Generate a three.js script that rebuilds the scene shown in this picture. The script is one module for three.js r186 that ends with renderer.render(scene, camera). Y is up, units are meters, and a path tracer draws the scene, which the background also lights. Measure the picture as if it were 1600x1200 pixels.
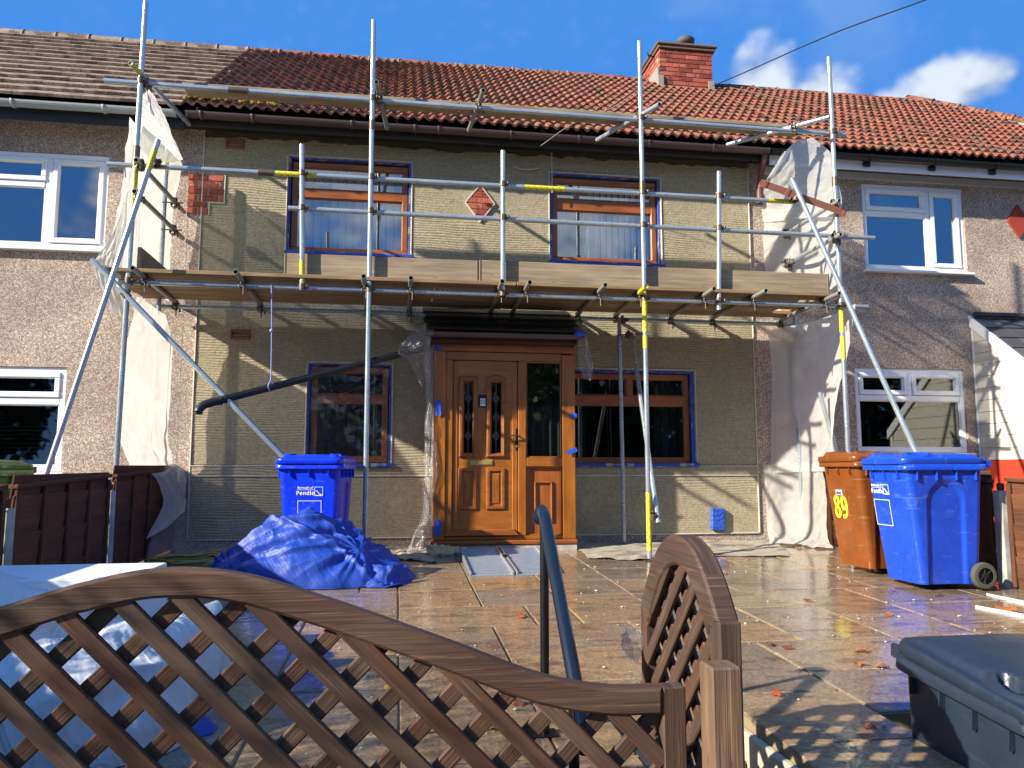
import * as THREE from 'three';
import { mergeGeometries, mergeVertices, toCreasedNormals } from 'three/addons/utils/BufferGeometryUtils.js';
import { FontLoader } from 'three/addons/loaders/FontLoader.js';
import { TextGeometry } from 'three/addons/geometries/TextGeometry.js';

// ---------- camera, sky, sun, exposure ----------
const scene = new THREE.Scene();
const camera = new THREE.PerspectiveCamera(53.05, 4 / 3, 0.05, 2000);
camera.position.set(0, 0.87, 8.8);
{
  const yaw = 8.5 * Math.PI / 180, pit = 6.17 * Math.PI / 180;
  camera.lookAt(Math.sin(yaw) * Math.cos(pit), 0.87 + Math.sin(pit), 8.8 - Math.cos(yaw) * Math.cos(pit));
}
const renderer = new THREE.WebGLRenderer({ antialias: true });
renderer.setSize(1024, 768);
renderer.shadowMap.enabled = true;
renderer.toneMapping = THREE.LinearToneMapping;
renderer.toneMappingExposure = 2.3;
const SUN = new THREE.Vector3(-2.7, 1.48, 1.08).normalize();
const sun = new THREE.DirectionalLight(new THREE.Color(1, 0.915, 0.78), 4.5);
sun.position.copy(SUN).multiplyScalar(40);
sun.castShadow = true;
sun.shadow.camera.left = sun.shadow.camera.bottom = -16; sun.shadow.camera.right = sun.shadow.camera.top = 16;
sun.shadow.camera.far = 120; sun.shadow.mapSize.set(4096, 4096); sun.shadow.radius = 1.6;
scene.add(sun, sun.target);

// ---------- noise ----------
function rng(seed) { let a = seed >>> 0; return () => { a = (a + 0x6D2B79F5) | 0; let t = Math.imul(a ^ (a >>> 15), 1 | a); t = (t + Math.imul(t ^ (t >>> 7), 61 | t)) ^ t; return ((t ^ (t >>> 14)) >>> 0) / 4294967296; }; }
function hash(x, y, s) { let h = Math.imul(x, 374761393) ^ Math.imul(y, 668265263) ^ Math.imul(s, 2147483647 ^ 0x5bd1e995); h = Math.imul(h ^ (h >>> 13), 1274126177); h ^= h >>> 16; h = Math.imul(h, 0x85ebca6b); h ^= h >>> 13; return (h >>> 0) / 4294967296; }
const mod = (a, n) => ((a % n) + n) % n;
const sm = t => t * t * (3 - 2 * t), lerp = (a, b, t) => a + (b - a) * t, clamp = (x, a = 0, b = 1) => Math.max(a, Math.min(b, x));
const sstep = (a, b, x) => sm(clamp((x - a) / (b - a)));
function vn(x, y, px, py, s) { // tiling value noise
  const xi = Math.floor(x), yi = Math.floor(y), fx = sm(x - xi), fy = sm(y - yi);
  const x0 = mod(xi, px), x1 = mod(xi + 1, px), y0 = mod(yi, py), y1 = mod(yi + 1, py);
  return lerp(lerp(hash(x0, y0, s), hash(x1, y0, s), fx), lerp(hash(x0, y1, s), hash(x1, y1, s), fx), fy);
}
function fbm(u, v, px, py, oct, s) { let a = 0, w = 0.5, n = 0; for (let o = 0; o < oct; o++) { a += w * vn(u * px, v * py, px, py, s + o * 17); n += w; w *= 0.5; px *= 2; py *= 2; } return a / n; }
const N2 = (x, y, s = 1) => vn(x, y, 4096, 4096, s);
function F2(x, y, oct, s = 1) { let a = 0, w = 0.5, n = 0; for (let o = 0; o < oct; o++) { a += w * N2(x, y, s + o * 13); n += w; w *= 0.5; x *= 2.03; y *= 2.03; } return a / n; }
function worley(u, v, n, s) { // tiling: [distance 1, distance 2, cell id]
  const x = u * n, y = v * n, xi = Math.floor(x), yi = Math.floor(y); let d1 = 9, d2 = 9, id = 0;
  for (let j = -1; j <= 1; j++) for (let i = -1; i <= 1; i++) {
    const cx = mod(xi + i, n), cy = mod(yi + j, n), dx = xi + i + hash(cx, cy, s) - x, dy = yi + j + hash(cx, cy, s + 7) - y, d = dx * dx + dy * dy;
    if (d < d1) { d2 = d1; d1 = d; id = hash(cx, cy, s + 3); } else if (d < d2) d2 = d;
  }
  return [Math.sqrt(d1), Math.sqrt(d2), id];
}
function tex(size, metres, fn, srgb = true) {
  const w = Array.isArray(size) ? size[0] : size, h = Array.isArray(size) ? size[1] : size, d = new Uint8Array(w * h * 4);
  for (let j = 0; j < h; j++) for (let i = 0; i < w; i++) {
    const c = fn(i / w, j / h), o = (j * w + i) * 4;
    if (typeof c === 'number') d[o] = d[o + 1] = d[o + 2] = clamp(c) * 255; else { d[o] = clamp(c[0]) * 255; d[o + 1] = clamp(c[1]) * 255; d[o + 2] = clamp(c[2]) * 255; }
    d[o + 3] = 255;
  }
  const t = new THREE.DataTexture(d, w, h); t.wrapS = t.wrapT = THREE.RepeatWrapping; t.magFilter = THREE.LinearFilter; t.minFilter = THREE.LinearMipmapLinearFilter; t.generateMipmaps = true;
  if (srgb) t.colorSpace = THREE.SRGBColorSpace;
  const m = Array.isArray(metres) ? metres : [metres, metres]; t.repeat.set(1 / m[0], 1 / m[1]); t.needsUpdate = true; return t;
}
const hex = h => [(h >> 16 & 255) / 255, (h >> 8 & 255) / 255, (h & 255) / 255];
const mix3 = (a, b, t) => [lerp(a[0], b[0], t), lerp(a[1], b[1], t), lerp(a[2], b[2], t)];
const mul3 = (a, k) => [a[0] * k, a[1] * k, a[2] * k];

// ---------- sky: clear autumn blue with a few low cumulus, the same all round ----------
{
  const W = 2048, H = 1024, d = new Float32Array(W * H * 4), K = 1 / 2.3;
  const r = rng(5), puffs = [];
  const az0 = (x, z) => Math.atan2(x, -z);
  // cumulus near the horizon: [azimuth, elevation, half width, half height]
  puffs.push([0.487, 0.45, 0.045, 0.042], [0.53, 0.43, 0.055, 0.035], [0.45, 0.43, 0.04, 0.03], [0.69, 0.412, 0.055, 0.03], [0.64, 0.4, 0.055, 0.026], [0.72, 0.42, 0.035, 0.02]);
  for (let i = 0; i < 46; i++) { const a = 1.0 + r() * 5.2, e = 0.16 + r() * 0.36, w = 0.06 + r() * 0.1; puffs.push([a, e, w, w * (0.4 + r() * 0.35)]); puffs.push([a + (r() - 0.5) * w * 1.5, e - w * 0.2, w * 0.8, w * 0.35]); }
  for (let j = 0; j < H; j++) for (let i = 0; i < W; i++) {
    const el = ((j + 0.5) / H - 0.5) * Math.PI, lon = ((i + 0.5) / W - 0.5) * 2 * Math.PI;
    const x = Math.cos(el) * Math.cos(lon), y = Math.sin(el), z = Math.cos(el) * Math.sin(lon);
    let az = az0(x, z); if (az < -0.9) az += 2 * Math.PI;
    const t = clamp(y), h = Math.pow(1 - t, 8.5);
    let c = [lerp(0.066, 0.25, h), lerp(0.285, 0.5, h), lerp(0.82, 0.93, h)];
    const cs = x * SUN.x + y * SUN.y + z * SUN.z, g = Math.pow(clamp(cs), 14) * 0.5 + Math.pow(clamp(cs), 120) * 1.6;
    c = [c[0] + g, c[1] + g * 0.95, c[2] + g * 0.85];
    if (y > -0.02 && el > 1.1) { const w = sstep(0.56, 0.82, F2(az * 5 + 2, el * 7 + 9, 4, 23)) * 0.2; c = mix3(c, [0.62, 0.72, 0.9], w); } else if (y > -0.02) {
      const n = F2(az * 13 + 40, el * 19 + 3, 6, 91), n2 = F2(az * 34 + 11, el * 46, 5, 57); let cov = 0;
      if (el < 0.85) for (const p of puffs) { if (Math.abs(az - p[0]) > 2 * p[2]) continue; const dx = (az - p[0]) / p[2], dy = (el - p[1]) / (el < p[1] ? p[3] * 0.75 : p[3]), q = dx * dx + dy * dy; if (q < 4) cov = Math.max(cov, (1 - q * 0.55) + (n - 0.5) * 2.1 + (n2 - 0.5) * 0.9); }
      const a = sstep(0.0, 1.15, cov + (F2(az * 60, el * 90, 4, 71) - 0.5) * 0.5) * 0.85, sh = 0.52 + 0.42 * sstep(0.3, 0.7, n2 * 0.6 + n * 0.5);
      c = mix3(c, [sh * 0.98, sh * 1.05, sh * 1.12], a);
      const w = sstep(0.56, 0.82, F2(az * 5 + 2, el * 7 + 9, 6, 23)) * 0.2 * sstep(0.35, 0.6, el); c = mix3(c, [0.62, 0.72, 0.9], w);
    } else c = [0.1, 0.11, 0.12];
    const o = (j * W + i) * 4; d[o] = c[0] * K; d[o + 1] = c[1] * K; d[o + 2] = c[2] * K; d[o + 3] = 1;
  }
  const t = new THREE.DataTexture(d, W, H, THREE.RGBAFormat, THREE.FloatType);
  t.mapping = THREE.EquirectangularReflectionMapping; t.magFilter = t.minFilter = THREE.LinearFilter; t.wrapS = THREE.RepeatWrapping; t.needsUpdate = true;
  scene.background = t; scene.environment = t;
}

// ---------- builders ----------
const used = {};
function numbered(n) { if (!used[n]) { used[n] = 1; return n; } return n + '_' + String(used[n]++).padStart(3, '0'); }
function tag(o, label, category, group, kind) { if (label) o.userData.label = label; if (category) o.userData.category = category; if (group) o.userData.group = group; if (kind) o.userData.kind = kind; return o; }
function thing(name, label, category, pos = [0, 0, 0], rotY = 0, group) {
  const o = new THREE.Group(); o.name = numbered(name); o.position.set(...pos); o.rotation.y = rotY; scene.add(o); return tag(o, label, category, group);
}
function mesh(name, geo, mat, parent, pos, rot) {
  const m = new THREE.Mesh(geo, mat); m.name = name; m.castShadow = m.receiveShadow = true;
  if (pos) m.position.set(...pos); if (rot) m.rotation.set(...rot); if (parent) parent.add(m); return m;
}
function grp(name, parent, pos, rot) { const g = new THREE.Group(); g.name = name; if (pos) g.position.set(...pos); if (rot) g.rotation.set(...rot); parent.add(g); return g; }
function top(name, geo, mat, label, category, pos, rot, group) { const m = mesh(numbered(name), geo, mat, scene, pos, rot); return tag(m, label, category, group); }
function struct(name, geo, mat, pos) { const m = mesh(numbered(name), geo, mat, scene, pos); m.userData.kind = 'structure'; return m; }
function mat(color, rough, o = {}) { const m = new THREE.MeshPhysicalMaterial({ roughness: rough, ...o }); m.color.set(color); m.side = THREE.DoubleSide; return m; }

function uvBox(g, du = 0, dv = 0) { // uv in metres from the face's dominant direction
  if (g.index) g = g.toNonIndexed();
  const p = g.attributes.position, n = p.count, uv = new Float32Array(n * 2), a = new THREE.Vector3(), b = new THREE.Vector3(), c = new THREE.Vector3();
  for (let i = 0; i < n; i += 3) {
    a.fromBufferAttribute(p, i); b.fromBufferAttribute(p, i + 1).sub(a); c.fromBufferAttribute(p, i + 2).sub(a); b.cross(c);
    const x = Math.abs(b.x), y = Math.abs(b.y), z = Math.abs(b.z);
    for (let k = i; k < i + 3; k++) {
      const X = p.getX(k), Y = p.getY(k), Z = p.getZ(k);
      if (x > y && x > z) { uv[k * 2] = Z; uv[k * 2 + 1] = Y; } else if (y > z) { uv[k * 2] = X; uv[k * 2 + 1] = Z; } else { uv[k * 2] = X; uv[k * 2 + 1] = Y; }
      uv[k * 2] += du; uv[k * 2 + 1] += dv;
    }
  }
  g.setAttribute('uv', new THREE.BufferAttribute(uv, 2)); return g;
}
function fromTris(t) { const g = new THREE.BufferGeometry(); g.setAttribute('position', new THREE.BufferAttribute(new Float32Array(t), 3)); g.computeVertexNormals(); return g; }
function hullBox(w, h, d, c) { // chamfered box, centred
  const X = w / 2, Y = h / 2, Z = d / 2, t = []; c = Math.min(c, X * 0.9, Y * 0.9, Z * 0.9);
  const q = (a, b, e, f) => { // orient outwards
    const n = new THREE.Vector3().subVectors(new THREE.Vector3(...b), new THREE.Vector3(...a)).cross(new THREE.Vector3().subVectors(new THREE.Vector3(...e), new THREE.Vector3(...a)));
    if (n.dot(new THREE.Vector3(...a)) < 0) { if (f) { const s = b; b = f; f = s; } else { const s = b; b = e; e = s; } }
    t.push(...a, ...b, ...e); if (f) t.push(...a, ...e, ...f);
  };
  for (const s of [-1, 1]) {
    q([s * X, -Y + c, -Z + c], [s * X, Y - c, -Z + c], [s * X, Y - c, Z - c], [s * X, -Y + c, Z - c]);
    q([-X + c, s * Y, -Z + c], [X - c, s * Y, -Z + c], [X - c, s * Y, Z - c], [-X + c, s * Y, Z - c]);
    q([-X + c, -Y + c, s * Z], [X - c, -Y + c, s * Z], [X - c, Y - c, s * Z], [-X + c, Y - c, s * Z]);
    for (const u of [-1, 1]) {
      q([s * X, u * (Y - c), -Z + c], [s * (X - c), u * Y, -Z + c], [s * (X - c), u * Y, Z - c], [s * X, u * (Y - c), Z - c]);
      q([s * X, -Y + c, u * (Z - c)], [s * (X - c), -Y + c, u * Z], [s * (X - c), Y - c, u * Z], [s * X, Y - c, u * (Z - c)]);
      q([-X + c, s * Y, u * (Z - c)], [-X + c, s * (Y - c), u * Z], [X - c, s * (Y - c), u * Z], [X - c, s * Y, u * (Z - c)]);
      for (const v of [-1, 1]) q([s * X, u * (Y - c), v * (Z - c)], [s * (X - c), u * Y, v * (Z - c)], [s * (X - c), u * (Y - c), v * Z]);
    }
  }
  return fromTris(t);
}
const bx = (w, h, d, c = 0.003, du = 0, dv = 0) => uvBox(hullBox(w, h, d, c), du, dv);
const bounds = (x0, x1, y0, y1, z0, z1, c = 0.003) => { const g = hullBox(x1 - x0, y1 - y0, z1 - z0, c); g.translate((x0 + x1) / 2, (y0 + y1) / 2, (z0 + z1) / 2); const q = uvBox(g); if (y1 - y0 > 1.3 * Math.max(x1 - x0, z1 - z0)) turnUV(q); return q; };
function turnUV(g) { const u = g.attributes.uv; for (let i = 0; i < u.count; i++) u.setXY(i, u.getY(i), u.getX(i)); return g; }
function join(list) { const l = list.map(g => { g = g.index ? g.toNonIndexed() : g; if (!g.attributes.uv) g = uvBox(g); if (!g.attributes.normal) g.computeVertexNormals(); for (const k of Object.keys(g.attributes)) if (!['position', 'normal', 'uv'].includes(k)) g.deleteAttribute(k); return g; }); return l.length === 1 ? l[0] : mergeGeometries(l); }
function orient(g, p, q) { // geometry built along +y from 0 to its length, moved to run from p to q
  const a = new THREE.Vector3(...p), b = new THREE.Vector3(...q).sub(a), m = new THREE.Matrix4().makeRotationFromQuaternion(new THREE.Quaternion().setFromUnitVectors(new THREE.Vector3(0, 1, 0), b.normalize()));
  g.applyMatrix4(m); g.translate(...p); return g;
}
const dist = (p, q) => Math.hypot(p[0] - q[0], p[1] - q[1], p[2] - q[2]);
const TR = 0.0242; // scaffold tube radius
function pipe(p, q, r = TR, seg = 18, wall = 0.0045) { // hollow tube with open ends
  const L = dist(p, q), k = r - wall, dep = Math.min(0.25, L * 0.4);
  const pts = [[0, dep], [k, dep], [k, 0], [r - 0.001, 0], [r, 0.001], [r, L - 0.001], [r - 0.001, L], [k, L], [k, L - dep], [0, L - dep]].map(a => new THREE.Vector2(a[0], a[1]));
  let g = new THREE.LatheGeometry(pts, seg).toNonIndexed(); g = toCreasedNormals(g, 0.6); const uv = g.attributes.uv, ps = g.attributes.position; for (let i = 0; i < uv.count; i++) uv.setXY(i, ps.getY(i), uv.getX(i) * 0.15);
  return orient(g, p, q);
}
function rod(p, q, r, seg = 10) { return orient(new THREE.CylinderGeometry(r, r, dist(p, q), seg).translate(0, dist(p, q) / 2, 0), p, q); }
function tubeAlong(pts, r, n = 60, seg = 8, closed = false) { return new THREE.TubeGeometry(new THREE.CatmullRomCurve3(pts.map(p => new THREE.Vector3(...p)), closed), n, r, seg, closed); }
function extr(pts, depth, bevel = 0, holes = []) {
  const s = new THREE.Shape(pts.map(p => new THREE.Vector2(p[0], p[1]))); for (const h of holes) s.holes.push(new THREE.Path(h.map(p => new THREE.Vector2(p[0], p[1]))));
  const g = new THREE.ExtrudeGeometry(s, { depth, bevelEnabled: bevel > 0, bevelSize: bevel, bevelThickness: bevel, bevelOffset: -bevel, bevelSegments: 1, curveSegments: 10 }); return uvBox(g);
}
const rect = (x0, x1, y0, y1) => [[x0, y0], [x1, y0], [x1, y1], [x0, y1]];
function surface(nu, nv, f) { // f(u, v) -> [x, y, z, (u, v)]
  const pos = [], uv = [], idx = [];
  for (let j = 0; j <= nv; j++) for (let i = 0; i <= nu; i++) { const p = f(i / nu, j / nv); pos.push(p[0], p[1], p[2]); uv.push(p[3] ?? p[0], p[4] ?? p[1]); }
  for (let j = 0; j < nv; j++) for (let i = 0; i < nu; i++) { const a = j * (nu + 1) + i, b = a + nu + 1; idx.push(a, a + 1, b, b, a + 1, b + 1); }
  const g = new THREE.BufferGeometry(); g.setAttribute('position', new THREE.Float32BufferAttribute(pos, 3)); g.setAttribute('uv', new THREE.Float32BufferAttribute(uv, 2)); g.setIndex(idx); g.computeVertexNormals(); return g;
}
function cloth(ctrl, nu, nv, fold = 0.02, seed = 1, fu = 5, fv = 2) { // smooth sheet through a control grid of points, with folds
  const rows = ctrl.map(r => new THREE.CatmullRomCurve3(r.map(p => new THREE.Vector3(...p))));
  const P = (u, v) => new THREE.CatmullRomCurve3(rows.map(r => r.getPoint(clamp(u)))).getPoint(clamp(v));
  const base = []; for (let j = 0; j <= nv; j++) { base.push([]); for (let i = 0; i <= nu; i++) base[j].push(P(i / nu, j / nv)); }
  const A = new THREE.Vector3(), B = new THREE.Vector3();
  return surface(nu, nv, (u, v) => {
    const i = Math.round(u * nu), j = Math.round(v * nv), p = base[j][i];
    A.subVectors(base[j][Math.min(nu, i + 1)], base[j][Math.max(0, i - 1)]); B.subVectors(base[Math.min(nv, j + 1)][i], base[Math.max(0, j - 1)][i]); A.cross(B).normalize();
    const w = F2(u * 3 + seed, v * 3, 3, seed), k = fold * ((1 - Math.abs(2 * F2(u * fu + w * 1.5, v * fv + w, 3, seed + 5) - 1)) * 1.6 - 0.9 + (F2(u * fu * 4, v * fu * 4, 3, seed + 9) - 0.5) * 0.6);
    return [p.x + A.x * k, p.y + A.y * k, p.z + A.z * k, u * 1.5, v * 2];
  });
}

// ---------- materials ----------
const woodTex = (base, dark, metres, seed, knots = 0.5, age = 0) => { const b = hex(base), k = hex(dark);
  return tex([1024, 256], metres, (u, v) => {
    const w = fbm(u, v, 3, 3, 3, seed), r = fbm(u + 0.03 * w, v, 4, 24, 4, seed + 3), line = fbm(u, v, 6, 90, 3, seed + 9), s = fbm(u, v, 5, 5, 4, seed + 20);
    let t = clamp(r * 0.9 - 0.1) * 0.6 + line * 0.45; const [d1, , id] = worley(u, v, 5, seed + 40); if (id < knots * 0.4) t += sstep(0.13, 0.03, d1) * 0.6;
    let c = mul3(mix3(b, k, clamp(t)), 0.82 + 0.36 * s); if (age) { c = mix3(c, hex(0x77755a), age * 0.7 * sstep(0.56, 0.72, fbm(u, v, 5, 5, 6, seed + 61))); c = mix3(c, hex(0xa08a72), age * sstep(0.7, 0.76, fbm(u, v, 9, 60, 4, seed + 71))); c = mul3(c, 1 - 0.5 * age * sstep(0.66, 0.7, fbm(u, v, 4, 50, 3, seed + 81))); } return c;
  }); };
const woodBump = tex([1024, 256], [1.2, 0.3], (u, v) => fbm(u, v, 5, 60, 4, 77) * 0.7 + fbm(u, v, 8, 160, 2, 78) * 0.3, false);
const grime = tex(512, 0.9, (u, v) => { const n = fbm(u, v, 6, 6, 6, 31), f = fbm(u, v, 60, 60, 3, 32); return 0.35 + 0.4 * n + 0.2 * f; }, false);
const pebble = (() => { const cache = []; const n = 110;
  const map = tex(1024, 1.3, (u, v) => {
    const [d1, d2, id] = worley(u, v, n, 3), e = d2 - d1, big = fbm(u, v, 4, 4, 4, 11);
    const pal = [0xd9c3ae, 0xc0aa96, 0xe6d7c5, 0xac9585, 0xd6b4a0, 0xc0b2a5, 0xf1e6d6, 0xa28d7f];
    let c = hex(pal[Math.floor(id * 7.999)]); c = mix3(hex(0x8a7b6e), c, sstep(0.02, 0.2, e)); return mul3(c, 0.84 + big * 0.3);
  });
  const bump = tex(1024, 1.3, (u, v) => { const [d1, d2] = worley(u, v, n, 3); return sstep(0, 0.4, d2 - d1) * (0.75 + 0.25 * (1 - d1)); }, false);
  return mat(0xffffff, 0.92, { map, bumpMap: bump, bumpScale: 0.006 }); })();
const coatMat = mat(0xffffff, 0.9, {
  map: tex(1024, 2.2, (u, v) => { const a = fbm(u, v, 3, 3, 5, 201), b = fbm(u, v, 8, 40, 4, 202), f = fbm(u, v, 120, 120, 2, 203), st = sstep(0.62, 0.75, fbm(u, v, 5, 9, 5, 204)); let c = mix3(hex(0x938a70), hex(0xa69c80), a * 0.6 + b * 0.5); c = mix3(c, hex(0xb3ac98), st * 0.25); c = mix3(c, hex(0x827b69), sstep(0.6, 0.78, fbm(u, v, 3, 4, 5, 207)) * 0.22); return mul3(c, 0.88 + 0.24 * f); }),
  bumpMap: tex(512, 0.7, (u, v) => fbm(u, v, 30, 40, 4, 205), false), bumpScale: 0.0025 });
const beadMat = mat(0xc9c4b4, 0.7);
const galv = mat(0xffffff, 0.42, { metalness: 0.55, roughnessMap: grime, map: tex([512, 128], [1.3, 0.15], (u, v) => { const n = fbm(u, v, 7, 2, 5, 51), f = fbm(u, v, 40, 8, 3, 52), rust = sstep(0.68, 0.8, fbm(u, v, 14, 4, 5, 53)); let c = mix3(hex(0x93a0a6), hex(0xc2cacc), n * 0.8 + f * 0.3); return mix3(c, hex(0x7b6a58), rust * 0.5); }) });
const galvDull = mat(0x8f9088, 0.7, { metalness: 0.3, roughnessMap: grime });
const yellowPaint = mat(0xffffff, 0.5, { map: tex([256, 128], [0.6, 0.15], (u, v) => mix3(hex(0xd9cf2a), hex(0x9c9a5a), sstep(0.55, 0.72, fbm(u, v, 9, 3, 5, 61)))) });
const rusty = mat(0x6a5e50, 0.65, { metalness: 0.5, roughnessMap: grime });
const boardWood = mat(0xffffff, 0.85, { map: woodTex(0xa8977c, 0x76654f, [1.6, 0.3], 301), bumpMap: woodBump, bumpScale: 0.003 });
const boardWoodWarm = mat(0xffffff, 0.85, { map: woodTex(0x9c8560, 0x6f583c, [1.6, 0.3], 311), bumpMap: woodBump, bumpScale: 0.003 });
const oak = mat(0xffffff, 0.38, { map: woodTex(0xac6a22, 0x824814, [1.1, 0.35], 321, 0.1), bumpMap: woodBump, bumpScale: 0.0006, clearcoat: 0.25, clearcoatRoughness: 0.3 });
const oakDark = mat(0xffffff, 0.4, { map: woodTex(0xa25e2a, 0x7a4319, [1.1, 0.35], 331, 0.1), bumpMap: woodBump, bumpScale: 0.0006, clearcoat: 0.2, clearcoatRoughness: 0.3 });
const trellisWood = [0, 1, 2, 3, 4].map(i => mat(0xffffff, 0.74, { map: woodTex([0x5c3e2c, 0x4e3627, 0x65442f, 0x553d2f, 0x5e3a26][i], [0x392519, 0x35271d, 0x402a1c, 0x3a2d22, 0x3d2416][i], [1.7 + i * 0.3, 0.31], 341 + i * 5, 0.9, 0.28), bumpMap: woodBump, bumpScale: 0.002 }));
const fenceWood = [0, 1].map(i => mat(0xffffff, 0.82, { map: woodTex([0x6d4226, 0x7a4b2c][i], [0x3f2616, 0x482c1a][i], [1.2, 0.2], 361 + i * 5, 0.8), bumpMap: woodBump, bumpScale: 0.004 }));
const concrete = mat(0xffffff, 0.9, { map: tex(256, 0.8, (u, v) => mul3(hex(0xa8a59c), 0.75 + 0.5 * fbm(u, v, 8, 8, 6, 71))), bumpMap: grime, bumpScale: 0.003 });
const upvc = mat(0xe9ebec, 0.32, { roughnessMap: grime });
const sheetMat = mat(0xf2f1ec, 0.97, { transparent: true, opacity: 0.84, transmission: 0.6, thickness: 0, map: tex(512, 1, (u, v) => mul3([1, 1, 0.985], 0.9 + 0.04 * (Math.sin(u * 2 * Math.PI * 60) > 0.2 ? 1 : 0) + 0.12 * fbm(u, v, 6, 6, 5, 81) - 0.04)), bumpMap: tex(512, 0.8, (u, v) => fbm(u, v, 9, 9, 6, 82), false), bumpScale: 0.006 });
const filmClear = mat(0xf4f5f5, 0.12, { transmission: 0.985, thickness: 0, ior: 1.5 });
const filmMat = mat(0xf4f5f5, 0.16, { transmission: 0.88, thickness: 0, ior: 1.6, bumpMap: tex(512, 0.4, (u, v) => { const a = fbm(u, v, 5, 3, 4, 91); return 1 - Math.abs(2 * fbm(u + a * 0.2, v, 7, 5, 5, 92) - 1); }, false), bumpScale: 0.02 });
const glass = mat(0xc4ccce, 0.02, { transmission: 1, thickness: 0, ior: 1.9 });
const glassSky = mat(0xaab4ba, 0.015, { transmission: 1, thickness: 0, ior: 3.4 }), glassBlind = mat(0xeef2f4, 0.015, { transmission: 1, thickness: 0, ior: 2.5 });
const blueTape = mat(0x1f56c8, 0.6, { bumpMap: grime, bumpScale: 0.004 });
const blueTapeOld = mat(0xffffff, 0.65, { map: tex(256, 0.9, (u, v) => mix3(hex(0x2a48a4), hex(0xa9a698), sstep(0.55, 0.68, fbm(u, v, 7, 7, 6, 95)) * 0.85)) });
const black = mat(0x101113, 0.35), blackMatt = mat(0x17181a, 0.7);
const brickMats = [0x9c4a34, 0xa85540, 0x8a4030, 0xb06048, 0x7d3c30].map((c, i) => mat(0xffffff, 0.88, { map: tex(128, 0.3, (u, v) => mul3(mix3(hex(c), hex(0x5d342c), sstep(0.55, 0.8, fbm(u, v, 5, 5, 5, 400 + i))), 0.8 + 0.4 * fbm(u, v, 30, 30, 2, 420 + i))), bumpMap: grime, bumpScale: 0.004 }));
const mortar = mat(0x9a9488, 0.95, { bumpMap: grime, bumpScale: 0.006 });

// ---------- ground: patio of riven flagstones rising gently to the house, pavement below it ----------
const SL = 0.033, gy = z => -SL * z; // patio height at z
const flagCol = [0x8f7b60, 0x85735d, 0x957f63, 0x80715f, 0x967a59, 0x7c7060, 0x8b7259];
const riven = tex(1024, 1.7, (u, v) => { const w = fbm(u, v, 3, 3, 4, 501), t = fbm(u + w * 0.25, v + w * 0.1, 4, 9, 6, 502), lay = Math.floor(t * 9) / 9; return 0.55 * lay + 0.3 * t + 0.15 * fbm(u, v, 60, 60, 3, 503); }, false);
const wet = tex(1024, 2.3, (u, v) => { const a = fbm(u, v, 4, 4, 5, 511), f = fbm(u, v, 50, 50, 3, 512); return 0.07 + 0.34 * sstep(0.42, 0.72, a) + 0.16 * f; }, false);
const flagMats = flagCol.map((c, i) => mat(0xffffff, 0.62, { roughnessMap: wet, bumpMap: riven, bumpScale: 0.007, ior: 1.45, specularIntensity: 1,
  map: tex(512, 1.1, (u, v) => { const a = fbm(u, v, 3, 4, 5, 520 + i), b = fbm(u, v, 6, 16, 4, 540 + i), f = fbm(u, v, 90, 90, 2, 560 + i); let k = mix3(hex(c), hex(flagCol[(i + 3) % 7]), sstep(0.45, 0.68, a) * 0.6); k = mix3(k, hex(0x52463a), sstep(0.52, 0.75, b) * 0.45); return mul3(k, 0.8 + 0.4 * f); }) }));
const joint = mat(0x8a7a5c, 0.95, { bumpMap: grime, bumpScale: 0.006 });
struct('road', (() => { const g = new THREE.PlaneGeometry(900, 900, 1, 1).rotateX(-Math.PI / 2).translate(0, -0.93, 0); return uvBox(g); })(), mat(0x4a4a4b, 0.9, { bumpMap: grime, bumpScale: 0.004 }));
struct('pavement', bounds(-30, 30, -1.3, -0.82, 5.2, 9.9, 0.02), mat(0x6e6b66, 0.8, { bumpMap: grime, bumpScale: 0.004 }));
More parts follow.
